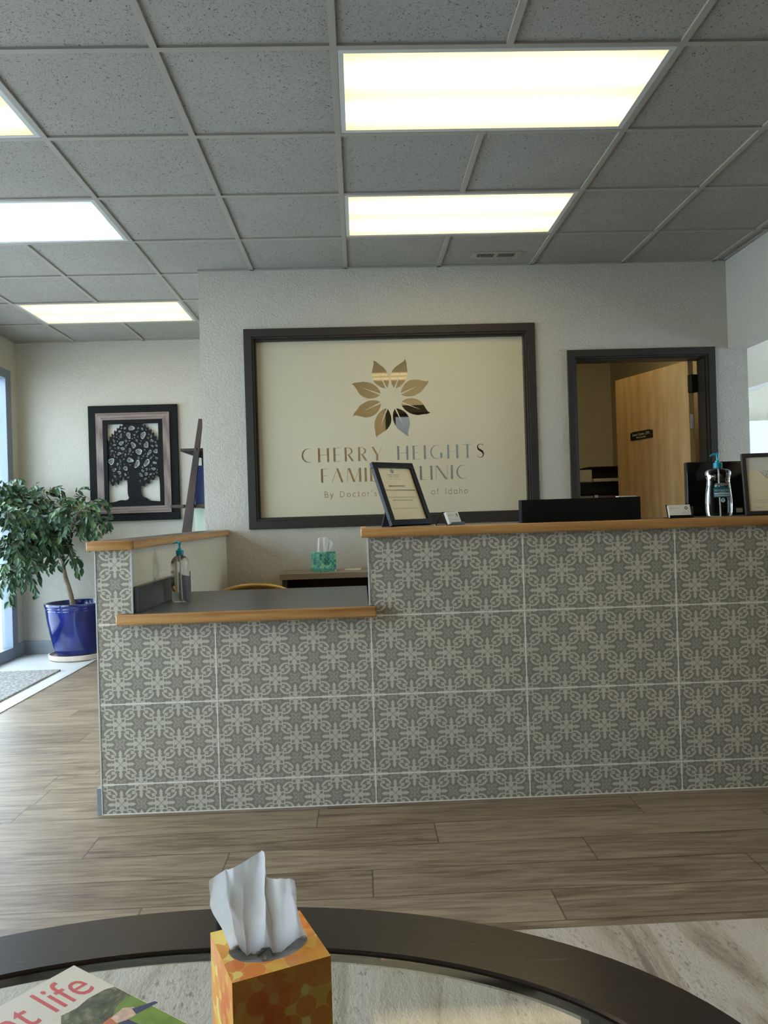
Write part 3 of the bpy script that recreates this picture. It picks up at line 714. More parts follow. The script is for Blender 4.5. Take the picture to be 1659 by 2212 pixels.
# ================================================================== ON THE HIGH COUNTER
def emblem_mb(mb,cx,cz,s,y,mi=0,n=5,lift=0):
    for pg in emblem(cx,cz,s,slit=False,n=n):
        mb.add([(x,y,z) for x,z in pg],[tuple(range(len(pg)))],mi)
def frame_stand(name,label,loc,rz,lean,w,h,bw,mat,doc,easel=True,th=.018):
    t=thing(name,label,'picture frame',loc,rz)
    Rm=Matrix.Translation((0,0,th*math.sin(lean)+.0003))@Matrix.Rotation(-lean,4,'X')       # lean back about the bottom edge (local x)
    def sub(mb,nm,mt,par=t,**k):
        o=mb.obj(nm,mt,par,**k); return o
    mb=MB()
    for b in ((0,w,0,bw),(0,w,h-bw,h),(0,bw,bw,h-bw),(w-bw,w,bw,h-bw)): mb.box(b[0],b[1],0,th,b[2],b[3],.0015,mat=Rm)
    sub(mb,'frame',mat)
    sub(MB().box(bw-.003,w-bw+.003,th*.55,th*.8,bw-.003,h-bw+.003,mat=Rm),'backing_board',M['cardboard'])
    doc(t,Rm,w,h,bw,th)
    if easel:
        y0=th; yb=math.sin(lean)*h*.62+.07
        pts=[]
        e=MB(); a=Rm@Vector((w*.5,th,h*.62)); b=Rm@Vector((w*.5,th,.01))
        x0,x1=w*.5-.04,w*.5+.04
        e.add([(x0,a.y,a.z),(x1,a.y,a.z),(x1,a.y+.06,.0),(x0,a.y+.06,.0),(x0,a.y+.004,a.z),(x1,a.y+.004,a.z),(x1,a.y+.064,.0),(x0,a.y+.064,.0)],[(0,1,2,3),(7,6,5,4),(0,3,7,4),(1,5,6,2),(0,4,5,1),(3,2,6,7)])
        sub(e,'easel_back',M['cardboard'])
    return t
def lines(mb,rows,Rm,y):
    for txt,cx,z,sz,mi,kw in rows:
        vs,fs=text_polys(txt,sz,**kw); mb.add([Rm@Vector((cx+v.x,y,z+v.y)) for v in vs],fs,mi)
def doc1(t,Rm,w,h,bw,th):
    MB().box(bw,w-bw,th*.4,th*.5,bw,h-bw,mat=Rm).obj('document',M['cream_paper'],t)
    y=th*.4-.0004; mb=MB(); cx=w*.44
    for pg in emblem(cx,h-bw-.014,.0105,False,5): mb.add([Rm@Vector((x,y,z)) for x,z in pg],[tuple(range(len(pg)))],1)
    H2=h-bw
    lines(mb,[('CHERRY HEIGHTS',cx,H2-.034,.0088,0,{}),('FAMILY CLINIC',cx,H2-.043,.0088,0,{}),('By Doctor\'s Hospital of Idaho',cx+.003,H2-.052,.0048,0,{}),
      ('SEMAGLUTIDE PATIENTS',cx,H2-.085,.0082,1,dict(bold=.0001)),('STARTING AUG 12th, 2025 THE PROMOTIONAL PRICE ENDS',cx+.012,H2-.103,.0064,1,dict(bold=.0001)),
      ('AFTER YOUR INITIAL DOSAGE COST OF YOUR 4 WEEKS FOR',cx+.010,H2-.136,.0058,0,{}),('$299.00 AND UP STARTING AT $349.00',cx+.008,H2-.150,.0066,1,{}),
      ('Thank you from all of us at Cherry Heights Family Clinic',cx+.006,H2-.186,.0062,0,{})],Rm,y)
    for z,x0,x1 in ((H2-.0868,cx-.052,cx+.052),(H2-.1046,cx-.10,cx+.108)): mb.add([Rm@Vector(p) for p in ((x0,y,z),(x1,y,z),(x1,y,z+.0006),(x0,y,z+.0006))],[(0,1,2,3)],1)
    mb.obj('printed_text',[M['grey_ink'],M['ink']],t)
f1=frame_stand('picture_frame','black picture frame tilted back holding a printed notice, left end of counter','',0,0,1,1,.1,M['black'],doc1) if False else None
frame_stand('document_frame','black frame tilted back with printed notice, at left end of high counter',(.131,3.075,TOPZ),rd(41),rd(23.5),.235,.284,.024,M['black'],doc1)
def doc2(t,Rm,w,h,bw,th):
    MB().box(bw,w-bw,th*.5,th*.6,bw,h-bw,mat=Rm).obj('document',M['paper'],t)
    y=th*.5-.0004; mb=MB(); cx=w*.5
    for pg in emblem(cx,h-.05,.012,False,5): mb.add([Rm@Vector((x,y,z)) for x,z in pg],[tuple(range(len(pg)))],1)
    lines(mb,[('CHERRY HEIGHTS',cx,h-.082,.0145,0,dict(spacing=1.25)),('FAMILY CLINIC',cx,h-.095,.0145,0,dict(spacing=1.2))],Rm,y)
    mb.add([Rm@Vector(p) for p in ((cx-.07,y,h-.103),(cx+.07,y,h-.103),(cx+.07,y,h-.1022),(cx-.07,y,h-.1022))],[(0,1,2,3)],0)
    mb.obj('printed_text',[M['grey_ink'],M['ink']],t)
    y=th*.3; pg=[(bw+.001,bw+.001),(w*.62,bw+.001),(w*.60,h*.42),(bw+.075,h*.60),(bw+.046,h*.725),(bw+.001,h*.70)]
    mb=MB(); n=len(pg); mb.add([Rm@Vector((x,y,z)) for x,z in pg]+[Rm@Vector((x,y+.0008,z)) for x,z in pg],[tuple(range(n)),tuple(range(2*n-1,n-1,-1))]+[(i,n+i,n+(i+1)%n,(i+1)%n) for i in range(n)])
    nt=mb.obj('folded_note',M['cream_paper'],t)
    mb=MB(); y-=.0004
    for z,x0,x1 in ((.062,.038,.16),(.052,.034,.15),(.030,.034,.062)): mb.add([Rm@Vector(p) for p in ((x0,y,z),(x1,y,z),(x1,y,z+.0008),(x0,y,z+.0008))],[(0,1,2,3)])
    mb.obj('ruled_lines',M['grey_ink'],nt)
p_=PY(1615.5,1112,3.12)
frame_stand('document_frame','black framed clinic sheet with cream folded note, right end of high counter',(p_.x,3.13,TOPZ),rd(-7),rd(8),.30,.258,.016,P('dark_grey_frame',(58,54,48),.45,.05),doc2)
# business card holders
def card_holder(label,loc,rz,style):
    t=thing('business_card_holder',label,'card holder',loc,rz)
    w,h=.092,.052; ln=rd(22); Rm=Matrix.Translation((0,.0,.004))@Matrix.Rotation(-ln,4,'X')
    mb=MB(); mb.box(-w/2-.002,w/2+.002,.009,.011,-.001,h+.006,.0005,mat=Rm)
    if style: # A-frame style back leg and tray
        a=Rm@Vector((0,.011,h+.005))
        for x in (-w/2-.002,w/2-.001): mb.tube([(x,a.y,a.z),(x,a.y+.030,.0015)],.0016,6)
        mb.box(-w/2-.002,w/2+.002,a.y-.0015,a.y+.0015,a.z-.003,a.z,.0005); mb.box(-w/2-.002,w/2+.002,a.y+.028,a.y+.032,0,.003,.0005)
    else:
        a=Rm@Vector((0,.011,h+.005))
        mb.box(w/2+.001,w/2+.003,-.012,a.y+.03,0,.046,.0005)
        mb.box(-w/2-.002,w/2+.002,.01,a.y+.03,0,.003,.0005)
    mb.box(-w/2-.002,w/2+.002,-.014,.014,0,.0025,.0005); mb.box(-w/2-.002,w/2+.002,-.015,-.013,0,.012,.0005)
    mb.obj('holder',M['black'],t)
    c=MB().box(-w/2+.002,w/2-.002,-.004,.0085,0,h,mat=Rm).obj('cards',M['paper'],t)
    y=-.0044; mb=MB()
    for pg in emblem(w*.30,h*.72,.0088,False,5): mb.add([Rm@Vector((x,y,z)) for x,z in pg],[tuple(range(len(pg)))],1)
    lines(mb,[('CHERRY HEIGHTS',-w*.20,h*.68,.0052,0,{}),('FAMILY CLINIC',w*.22,h*.30,.0042,0,{})],Rm,y)
    mb.obj('card_print',[M['grey_ink'],M['navy']],c); return t
p_=PY(985,1131,3.10); card_holder('black angled card holder with white business cards beside the left notice frame',(p_.x,3.12,TOPZ),rd(50),1)
p_=PY(1470,1118,3.09); card_holder('black card holder facing front with white business cards beside sanitizer bottle',(p_.x,3.09,TOPZ),rd(-2),0)
# long black tray with papers
xa=PY(1127,1100,3.11).x; xb=PY(1384,1100,3.11).x
tr=thing('letter_tray','long low black letter box standing on the high counter','letter tray',((xa+xb)/2,3.11,TOPZ))
w=(xb-xa)/2; mb=MB(); mb.box(-w,w,0,.004,0,.0925,.001); mb.box(-w,w,.056,.06,0,.0925,.001); mb.box(-w,-w+.004,.004,.056,0,.0925,.001); mb.box(w-.004,w,.004,.056,0,.0925,.001); mb.box(-w+.004,w-.004,.004,.056,0,.004)
mb.obj('tray',M['black_matte'],tr)
MB().box(w-.085,w-.012,.010,.050,.0045,.0965,.0005).obj('papers',M['paper'],tr)
# sanitizer bottles
def pump(t,z,s=1.0,nz=-1):
    mb=MB(); mb.lathe([(.0168*s,z),(.0168*s,z+.020*s),(.015*s,z+.022*s),(.0095*s,z+.0235*s),(.0090*s,z+.030*s),(.0045*s,z+.031*s),(.0045*s,z+.052*s)],28)
    for k in range(28):
        a=2*PI*k/28; mb.box(-.0006,.0006,-.0004,.0004,z+.001,z+.019*s,mat=Matrix.Translation((.0169*s*math.cos(a),.0169*s*math.sin(a),0))@Matrix.Rotation(a,4,'Z'))
    c=mb.obj('cap',M['teal_plastic'],t,smooth=True)
    zt=z+.055*s; mb=MB(); mb.lathe([(.0052*s,z+.044*s),(.0066*s,z+.050*s),(.0075*s,z+.058*s),(.006*s,z+.0615*s),(.0,z+.0625*s)],20,cap=False)
    mb.tube([(nz*.0*s,0,zt+.001*s),(nz*.012*s,0,zt+.003*s),(nz*.022*s,0,zt+.001*s),(nz*.029*s,0,zt-.004*s)],[.0055*s,.0046*s,.0036*s,.0026*s],10)
    mb.obj('nozzle',M['teal_plastic'],c,smooth=True)
def smooth_profile(pr,k=4):
    out=[]
    for i in range(len(pr)-1):
        p0=pr[max(i-1,0)];p1=pr[i];p2=pr[i+1];p3=pr[min(i+2,len(pr)-1)]
        for j in range(k):
            t=j/k
            f=lambda a,b,c,d:.5*((2*b)+(-a+c)*t+(2*a-5*b+4*c-d)*t*t+(-a+3*b-3*c+d)*t**3)
            out.append((max(.0005,f(p0[0],p1[0],p2[0],p3[0])),f(p0[1],p1[1],p2[1],p3[1])))
    out.append(pr[-1]); return out
S1=1.0
pr1=[(.030,.001),(.045,.002),(.0505,.010),(.0525,.035),(.053,.06),(.0515,.09),(.0485,.118),(.0455,.143),(.0475,.162),(.0510,.176),(.0480,.188),(.034,.195),(.018,.198),(.0145,.2005),(.0145,.206)]
pb=PY(1556,1116,3.14)
sb=thing('sanitizer_bottle','large clear hand sanitizer bottle with teal pump on the high counter','bottle',(pb.x,3.15,TOPZ),rd(-3))
prs=smooth_profile(pr1,3)
MB().lathe(prs,48,sy=.62,p=2.4).obj('bottle',M['bottle'],sb,smooth=True)
pump(sb,.2005,1.0)
def rad_at(z):
    for a,b in zip(prs,prs[1:]):
        if a[1]<=z<=b[1]: return a[0]+(b[0]-a[0])*(z-a[1])/max(1e-6,b[1]-a[1])
    return .05
def wrap(v,eps=.0006,sy=.62,p=2.4,xo=0):
    r=rad_at(v.y); k=min(.97,abs(v.x)/r); y=-sy*r*(1-k**p)**(1/p)-eps; return Vector((v.x,y,v.y))
def panel(pts_fn,nx,nz): pass
def grid_panel(x0,x1,z0,z1,eps,nx=14,nz=8,zt=None):
    vs=[];fs=[]
    for j in range(nz+1):
        for i in range(nx+1):
            x=x0+(x1-x0)*i/nx; zz=z1+(zt(x) if zt else 0); z=z0+(zz-z0)*j/nz; vs.append(wrap(Vector((x,z,0)),eps))
    for j in range(nz):
        for i in range(nx): a=j*(nx+1)+i; fs.append((a,a+1,a+nx+2,a+nx+1))
    return vs,fs
lab=MB(); lab.add(*grid_panel(-.031,.036,.079,.118,.0004,zt=lambda x:.006*(1-((x-.0025)/.034)**2)),0)
lab.add(*grid_panel(-.029,.033,.084,.088,.0008),1); lab.add(*grid_panel(-.029,.033,.091,.098,.0008),1)
for txt,x,z,sz,mi,kw in (('ADVANCED',.0025,.104,.0115,1,{}),('hand sanitizer',.003,.0995,.0048,1,{}),('germ',-.006,.1275,.0185,1,dict(shear=.2,bold=.0013,align='CENTER')),('-X',.0235,.1285,.0185,1,dict(shear=.3,bold=.0014)),('germ',-.006,.1275,.0185,2,dict(shear=.2,bold=.0004,align='CENTER')),('-X',.0235,.1285,.0185,3,dict(shear=.3,bold=.0006)),
     ('Kills 99.99% of germs',.002,.0925,.0042,2,{}),('24 FL OZ (709 mL)',.006,.040,.0045,2,{})):
    vs,fs=text_polys(txt,sz,**kw); lab.add([wrap(Vector((x+v.x,z+v.y,0)),.0009 if kw.get('bold',0)>.001 else .0012) for v in vs],fs,mi)
cc=circ(.004,.067,.009,20); lab.add([wrap(Vector((x,z,0)),.0005) for x,z in cc],[tuple(range(20))],1)
vs,fs=text_polys('T',.013,bold=.0006); lab.add([wrap(Vector((.004+v.x,.0625+v.y,0)),.001) for v in vs],fs,0)
lab.obj('label',[P('teal_label',(16,100,116),.4,.05),P('label_white',(205,215,212),.45,.02),M['ink'],P('label_red',(190,30,50),.4,.02)],sb)
MB().tube([(0,0,.205),(.001,0,.10),(.003,0,.008)],.0028,8).obj('dip_tube',M['white'],sb,smooth=True)
# second, round bottle on the low counter
pz=PZ(389,1298,.785)
s2=thing('sanitizer_bottle','clear round sanitizer bottle with blue pump on the low counter','bottle',(-.795,3.43,.7853),rd(8))
pr2=smooth_profile([(.025,.001),(.036,.002),(.0392,.008),(.0392,.05),(.0392,.12),(.0392,.168),(.036,.184),(.027,.196),(.017,.203),(.0142,.206),(.0142,.212)],3)
MB().lathe(pr2,48).obj('bottle',M['bottle'],s2,smooth=True)
pump(s2,.2065,.95)
MB().tube([(0,0,.21),(.001,0,.10),(.003,0,.008)],.0028,8).obj('dip_tube',M['white'],s2,smooth=True)
lab=MB()
def cylp(a0,a1,z0,z1,r,n=16,mi=0):
    vs=[];fs=[]
    for j in range(2):
        for i in range(n+1): a=a0+(a1-a0)*i/n; vs.append((r*math.cos(a),r*math.sin(a),(z0,z1)[j]))
    for i in range(n): fs.append((i,i+1,n+2+i,n+1+i))
    lab.add(vs,fs,mi)
cylp(rd(150),rd(232),.078,.112,.0398); cylp(rd(155),rd(226),.092,.097,.0400,mi=1); cylp(rd(155),rd(226),.084,.088,.0400,mi=1); 
vs,fs=text_polys('ADVANCED',.010); lab.add([(.0402*math.cos(rd(191)+v.x/.0402),.0402*math.sin(rd(191)+v.x/.0402),.1005+v.y) for v in vs],fs,1)
vs,fs=text_polys('germ-X',.017,shear=.2,bold=.0004); lab.add([(.0402*math.cos(rd(191)+v.x/.0402),.0402*math.sin(rd(191)+v.x/.0402),.128+v.y) for v in vs],fs,2)
lab.obj('label',[bpy.data.materials['teal_label'],bpy.data.materials['label_white'],M['ink']],s2)
# monitor behind the counter
ml=PY(1478,999,3.58); mr=PY(1640,1110,3.58)
mo=thing('computer_monitor','glossy black computer monitor standing behind the high counter','monitor',(1.80,3.60,.75),rd(2))
mb=MB(); mb.box(-.262,.262,-.018,.018,.22,.592,.004); mb.obj('screen_housing',M['black_gloss'],mo,smooth=True)
MB().box(-.03,.0,-.0195,-.0182,.35,.37).obj('sticker',M['taupe'],mo)
mb=MB(); mb.box(-.03,.03,.019,.045,.02,.40,.003); mb.prism([(-.13,-.09),(.13,-.09),(.12,.10),(-.12,.10)],0,.02,bev=.004); mb.obj('stand',M['black'],mo)
# ================================================================== BACK WORK ZONE
cr=thing('credenza','taupe credenza with dark open cubbies under the frosted window','cabinet',(.06,4.86,0))
MB().box(-.555,.95,-.17,.178,.762,.797,.002).obj('countertop',M['taupe'],cr)
mb=MB(); 
for x in (-.54,.16,.90): mb.box(x,x+.03,-.155,.172,0,.7615)
mb.box(-.51,.90,.15,.172,.0,.7615); mb.box(-.51,.16,-.14,.15,.36,.385); mb.box(-.51,.90,-.14,.15,.06,.085)
mb.obj('carcass',M['taupe_dark'],cr)
mb=MB(); mb.tube([(-.5005,-.16,.70),(-.5005,-.175,.70),(-.5005,-.175,.60),(-.5005,-.16,.60)],.004,8); mb.obj('handle',M['silver'],cr)
pt=PY(700,1237,4.80)
def tissue_box(label,loc,rz,mat,w=.112,h=.127,detail=False):
    t=thing('tissue_box',label,'tissue box',loc,rz)
    a=w/2; mb=MB(); n=40
    # top with an oval opening
    vs=[];fs=[]; ea,eb=.046*w/.112,.035*w/.112
    for i in range(n):
        th=2*PI*i/n; c,s=math.cos(th),math.sin(th); k=a/max(abs(c),abs(s)); vs.append((c*k,s*k,h)); 
    for i in range(n):
        th=2*PI*i/n; vs.append((ea*math.cos(th),eb*math.sin(th),h))
    for i in range(n):
        th=2*PI*i/n; vs.append((ea*math.cos(th),eb*math.sin(th),h-.003))
    for i in range(n):
        j=(i+1)%n; fs.append((i,j,n+j,n+i)); fs.append((n+i,n+j,2*n+j,2*n+i))
    mb.add(vs,fs)
    q=[(-a,-a),(a,-a),(a,a),(-a,a)]
    mb.add([(x,y,0) for x,y in q]+[(x,y,h) for x,y in q],[(0,1,5,4),(1,2,6,5),(2,3,7,6),(3,0,4,7),(3,2,1,0)])
    # corner triangles of the lid
    o=mb.obj('carton',mat,t,uv=True); return t
tb2=tissue_box('teal patterned tissue box on the credenza under the window',(pt.x-.002,4.84,.7975),rd(-62),M['teal_carton'],.115,.122)
def tuft(parent,pts_top,pts_bot,name,mats,fold=.010,nz=14,seed=1,bulge=0):
    """crumpled sheet from bottom curve to top curve (lists of Vectors, same length) with folds"""
    rnd=random.Random(seed); nu=len(pts_top); K=6; U=(nu-1)*K
    def interp(P,u):
        i=min(int(u),len(P)-2); f=u-i; return P[i].lerp(P[i+1],f)
    vs=[];fs=[]; ph=[rnd.uniform(0,6) for _ in range(4)]
    for j in range(nz+1):
        v=j/nz
        for i in range(U+1):
            u=i/K; a=interp(pts_bot,u); b=interp(pts_top,u); p=a.lerp(b,v)
            amp=fold*(.35+.65*math.sin(PI*min(1,v*.9+.12)))
            tri=lambda x:2*abs(2*(x-math.floor(x+.5)))-1
            d=amp*(.7*tri(u*.62+ph[0]+.15*v)+.35*tri(u*1.35+ph[1]-.3*v)+.15*math.sin(u*7+ph[2]+v*9))
            p=p+Vector((0,d,0)); vs.append(p)
    for j in range(nz):
        for i in range(U): k=j*(U+1)+i; fs.append((k,k+1,k+U+2,k+U+1))
    mb=MB(); mb.add(vs,fs); o=mb.obj(name,mats,parent,smooth=True); o.data.set_sharp_from_angle(angle=PI); return o
def worldsheet(parent,pxs,Y,dY=None):
    return [PY(x,y,Y+(dY[i] if dY else 0))-parent.location for i,(x,y) in enumerate(pxs)]
def unrot(parent,pts):
    R=Matrix.Rotation(-parent.rotation_euler.z,3,'Z'); return [R@p for p in pts]
def tuft_w(parent,tops,bots,Y,name,fold,seed=1,nz=14,dT=None,dB=None):
    A=worldsheet(parent,tops,Y,dT); B=worldsheet(parent,bots,Y,dB)
    o=tuft(parent,A,B,name,M['tissue'],fold,nz,seed)
    R=Matrix.Rotation(-parent.rotation_euler.z,3,'Z')
    for v in o.data.vertices: v.co=R@v.co
    return o
tuft_w(tb2,[(686,1163),(692,1160),(700,1161),(706,1160)],[(684,1198),(691,1198),(699,1197),(708,1196)],4.84,'tissue',.012,3,8)
tuft_w(tb2,[(705,1162),(712,1166),(720,1174)],[(700,1197),(706,1196),(711,1193)],4.85,'tissue',.008,5,8)
def flat_paper(name,label,cat,loc,w,d,rz,mat,group=None,h=.003):
    o=MB().box(-w/2,w/2,-d/2,d/2,0,h,.0005).obj(name,mat); o.location=loc; o.rotation_euler=(0,0,rz); return tag(o,label,cat,group)
pk=P('pink_card',(214,140,150),.6,.04)
p_=PY(737,1232,4.9); flat_paper('note_card','small pink card lying on the credenza nearest the teal tissue box','card',(p_.x,4.93,.7972),.05,.07,.2,pk)
p_=PY(757,1231,4.9); flat_paper('note_card','white slip lying on the credenza beside the pink card','card',(p_.x+.015,4.91,.7972),.10,.08,-.1,M['paper'],h=.004)
# chair with curved golden back
ch=thing('office_chair','chair with golden curved back rim peeking above the low counter','chair',(PY(549,1258,4.24).x,4.24,0))
gold=P('gold_metal_rim',(206,168,92),.3,.05,Metallic=.4); tan=P('tan_upholstery',(176,140,84),.7,.06,20,.3)
arc=[(.235,0,.50)]+[(math.cos(a)*.235,.05-.05*abs(math.cos(a)),.672+.106*math.sin(a)) for a in [PI*i/24 for i in range(25)]]+[(-.235,0,.50)]
MB().tube([(x,-y+.02,z) for x,y,z in arc],.011,10).obj('back_rim',gold,ch,smooth=True)
mb=MB(); vs=[(0,.02,.50)]+[(x*.96,-y+.03,.50+(z-.50)*.965) for x,y,z in arc]; mb.add(vs,[(0,i,i+1) for i in range(1,27)]); 
mb.add([(x,y+.02,z) for x,y,z in vs],[(0,i+1,i) for i in range(1,27)]); mb.obj('backrest',tan,ch)
MB().lathe([(.17,.43),(.20,.44),(.205,.47),(.19,.49),(.0,.495)],32,cap=False,mat=Matrix.Translation((0,.20,0))).obj('seat',tan,ch,smooth=True)
for x,y in ((-.15,.06),(.15,.06),(-.15,.34),(.15,.34)): MB().tube([(x,y,.44),(x*1.15,.20+(y-.20)*1.15,0)],[.012,.009],8).obj('leg',gold,ch,smooth=True)
for sx in (-1,1): MB().tube([(sx*.235,.02,.50),(sx*.19,.14,.46)],.011,8).obj('back_support',gold,ch,smooth=True)
# office furniture seen through the door
ow=P('grey_white_drawer',(150,150,146),.5,.03)
od=thing('office_cabinet','grey drawer cabinet with black worktop inside the open office','cabinet',(1.78,6.3,0))
mb=MB(); mb.box(-.40,.58,-.25,.25,0,1.245,.002); mb.obj('carcass',M['taupe_dark'],od)
MB().box(-.42,.60,-.27,.26,1.2455,1.288,.003).obj('worktop',M['black'],od)
for x0,x1 in ((-.40,-.215),(-.21,.07)): MB().box(x0+.003,x1-.003,-.262,-.2505,0.85,1.235,.002).obj('drawer',ow,od)
MB().box(.075,.105,-.268,-.2505,.0,1.24,.002).obj('end_panel',M['trim_white'],od); MB().box(.11,.57,-.262,-.2505,.6,1.235,.002).obj('drawer',P('taupe_drawer',(110,100,96),.5,.04),od)
pr_=thing('printer','grey and black printer on the office cabinet beyond the open door','printer',(2.03,6.28,1.2885))
mb=MB(); mb.box(-.27,.28,-.20,.18,0,.055,.004); mb.obj('base',M['black'],pr_)
mb=MB(); mb.box(-.28,-.17,-.18,.18,.056,.155,.004); mb.box(-.169,.28,-.22,.18,.056,.082,.003); mb.obj('body',P('grey_printer_plastic',(178,174,164),.5,.03),pr_)
mb=MB(); mb.box(-.169,.28,-.15,.18,.083,.165,.004); mb.box(-.19,.28,-.17,.18,.1655,.18,.003); mb.obj('scanner_lid',M['black_matte'],pr_)
st=thing('wire_stand','small bent silver wire stand beside the printer in the office','stand',(1.70,6.25,1.2885))
mb=MB(); 
for y in (-.06,.06): mb.tube([(-.10,y,.13),(.02,y,.135),(-.045,y,.004)],.005,8)
mb.tube([(.02,-.06,.135),(.02,.06,.135)],.005,8); mb.tube([(-.045,-.06,.005),(-.045,.06,.005)],.005,8); mb.obj('wire',M['silver'],st,smooth=True)
# name plate on the door leaf
dv=Vector((math.cos(ang),math.sin(ang),0)); nv=Vector((dv.y,-dv.x,0)); 
if nv.x>0: nv=-nv
np_=thing('name_plate','small black engraved name plate mounted on the open maple door','name plate',(hx+dv.x*.50+nv.x*.0225,hy+dv.y*.50+nv.y*.0225,1.665),math.atan2(-dv.y,-dv.x))
mb=MB(); mb.box(-.125,.125,-.006,0,-.028,.028,.002); mb.box(-.10,.10,-.007,0,.026,.033,.001); mb.obj('plate',M['black'],np_)
mb=MB(); put_text(mb,'Laura Carter, CPC',.026,Matrix.Translation((0,-.0066,.002))@FRONT); put_text(mb,'Billing Specialist',.017,Matrix.Translation((0,-.0066,-.018))@FRONT); mb.obj('engraved_text',M['paper'],np_)
# hall cabinets
cb=thing('wall_cabinet','white wall cabinets in the hall beyond the right opening','cabinet',(4.1,7.45,1.10))
MB().box(-.42,.9,-.0,.168,0,.845).obj('carcass',M['white'],cb)
for x0,x1 in ((-.42,-.055),(-.05,.40),(.405,.90)): MB().box(x0+.002,x1-.002,-.02,-.001,.003,.842,.002).obj('door',M['white'],cb)
# desk clutter behind glass
fc=thing('filing_cabinet','black low cabinet in the office seen through the clear letters','cabinet',(.95,7.2,0))
MB().box(-.30,.24,-.25,.28,0,1.10,.004).obj('carcass',M['black'],fc)
for z in (.03,.39,.75): 
    d_=MB().box(-.29,.23,-.268,-.2505,z,z+.33,.003).obj('drawer',M['black'],fc); MB().box(-.08,.02,-.28,-.2685,z+.24,z+.255,.002).obj('handle',M['silver'],d_)
# ================================================================== FAR LEFT AREA
# framed metal tree
AX0,AX1,AZ0,AZ1=-2.372,-1.590,1.150,2.175
art=thing('framed_tree_art','large framed black cut metal tree artwork on the far wall','wall art',((AX0+AX1)/2,FY,(AZ0+AZ1)/2))
W2,H2=(AX1-AX0)/2,(AZ1-AZ0)/2
def ring(o,i,y0,y1,bev=.002):
    mb=MB(); a,b=o; c,d=i
    mb.box(-a,a,y0,y1,d,b,bev); mb.box(-a,a,y0,y1,-b,-d,bev); mb.box(-a,-c,y0+.0003,y1,-d,d,bev); mb.box(c,a,y0+.0003,y1,-d,d,bev); return mb
ring((W2,H2),(W2-.068,H2-.068),-.030,-.001).obj('outer_frame',M['black_matte'],art)
mb=MB(); o=(W2-.068,H2-.068); i=(W2-.130,H2-.130)

for pg_,mt_ in (([(-o[0],o[1]),(-i[0],i[1]),(i[0],i[1]),(o[0],o[1])],'weathered_x'),([(-o[0],-o[1]),(o[0],-o[1]),(i[0],-i[1]),(-i[0],-i[1])],'weathered_x'),([(-o[0],-o[1]),(-i[0],-i[1]),(-i[0],i[1]),(-o[0],o[1])],'weathered'),([(o[0],-o[1]),(o[0],o[1]),(i[0],i[1]),(i[0],-i[1])],'weathered')):
    MB().prism(pg_,.001,.042,mat=FRONT,bev=.0015).obj('wood_band',M[mt_],art)
IW,IH=W2-.130,H2-.130
MB().box(-IW,IW,-.004,-.001,-IH,IH).obj('back_panel',P('pale_art_back',(205,202,190),.6,.03),art)
# cut plate: holes as closed outlines
rn=random.Random(11)
w_,h_=IW-.038,IH-.036
def crown_r(ang): # crown centre (0,.07)
    return (w_*1.02, h_*.93)
holes=[]
def blob(cx,cy,rx,ry,rot,n=18):
    pts=[]; p2,p3=rn.uniform(0,6),rn.uniform(0,6); a2,a3=rn.uniform(.05,.16),rn.uniform(.04,.14)
    for k in range(n):
        a=2*PI*k/n; s=.86+a2*math.cos(2*a+p2)+a3*math.cos(3*a+p3); x,y=rx*s*math.cos(a),ry*s*math.sin(a); pts.append((cx+x*math.cos(rot)-y*math.sin(rot),cy+x*math.sin(rot)+y*math.cos(rot)))
    return pts
def chaikin(pg,n=2):
    for _ in range(n):
        o=[]
        for i in range(len(pg)):
            a,b=pg[i],pg[(i+1)%len(pg)]; cn=lambda p:abs(abs(p[0])-w_)<1e-6 and abs(abs(p[1])-h_)<1e-6
            o.append(a if cn(a) else (a[0]*.8+b[0]*.2,a[1]*.8+b[1]*.2))
            if not cn(b): o.append((a[0]*.2+b[0]*.8,a[1]*.2+b[1]*.8))
        pg=o
    return pg
trunk=.044
LB_=[(-w_,-h_),(-w_+.055,-h_+.006),(-w_+.10,-h_+.022),(-w_+.15,-h_+.016),(-w_+.175,-h_+.035),(-.062,-h_+.07),(-.060,-h_+.20),(-.085,-h_+.19),(-.095,-h_+.235),(-.11,-h_+.185),(-.13,-h_+.20),(-.135,-h_+.145),(-.165,-h_+.19),(-.185,-h_+.14),(-.205,-h_+.16),(-.215,-h_+.215),(-w_+.03,-h_+.255),(-w_,-h_+.21)]
RB_=[(w_,-h_),(w_,-h_+.215),(w_-.035,-h_+.235),(w_-.05,-h_+.185),(w_-.085,-h_+.20),(w_-.09,-h_+.15),(w_-.12,-h_+.17),(w_-.14,-h_+.12),(w_-.165,-h_+.135),(w_-.17,-h_+.185),(w_-.205,-h_+.165),(.062,-h_+.21),(.052,-h_+.10),(.07,-h_+.045),(.11,-h_+.03),(w_-.09,-h_+.008)]
def spiky(cx,sgn):
    pts=[(sgn*w_,h_),(sgn*w_*.35,h_)]
    k=0; xs=[.42,.50,.54,.62,.64,.73,.74,.84,.84,.93,.92,1.0]; zs=[.93,.975,.87,.915,.80,.855,.72,.775,.66,.70,.58,.57]
    for x,z in zip(xs,zs): pts.append((sgn*w_*x,h_*z+rn.uniform(-.004,.004)))
    return pts
holes=[chaikin(h) for h in (LB_,RB_,spiky(0,-1),spiky(0,1))]
cells=[]; tries=0
def inside(p,pg):
    c=False; n=len(pg)
    for i in range(n):
        a,b=pg[i],pg[i-1]
        if (a[1]>p[1])!=(b[1]>p[1]) and p[0]<(b[0]-a[0])*(p[1]-a[1])/(b[1]-a[1])+a[0]: c=not c
    return c
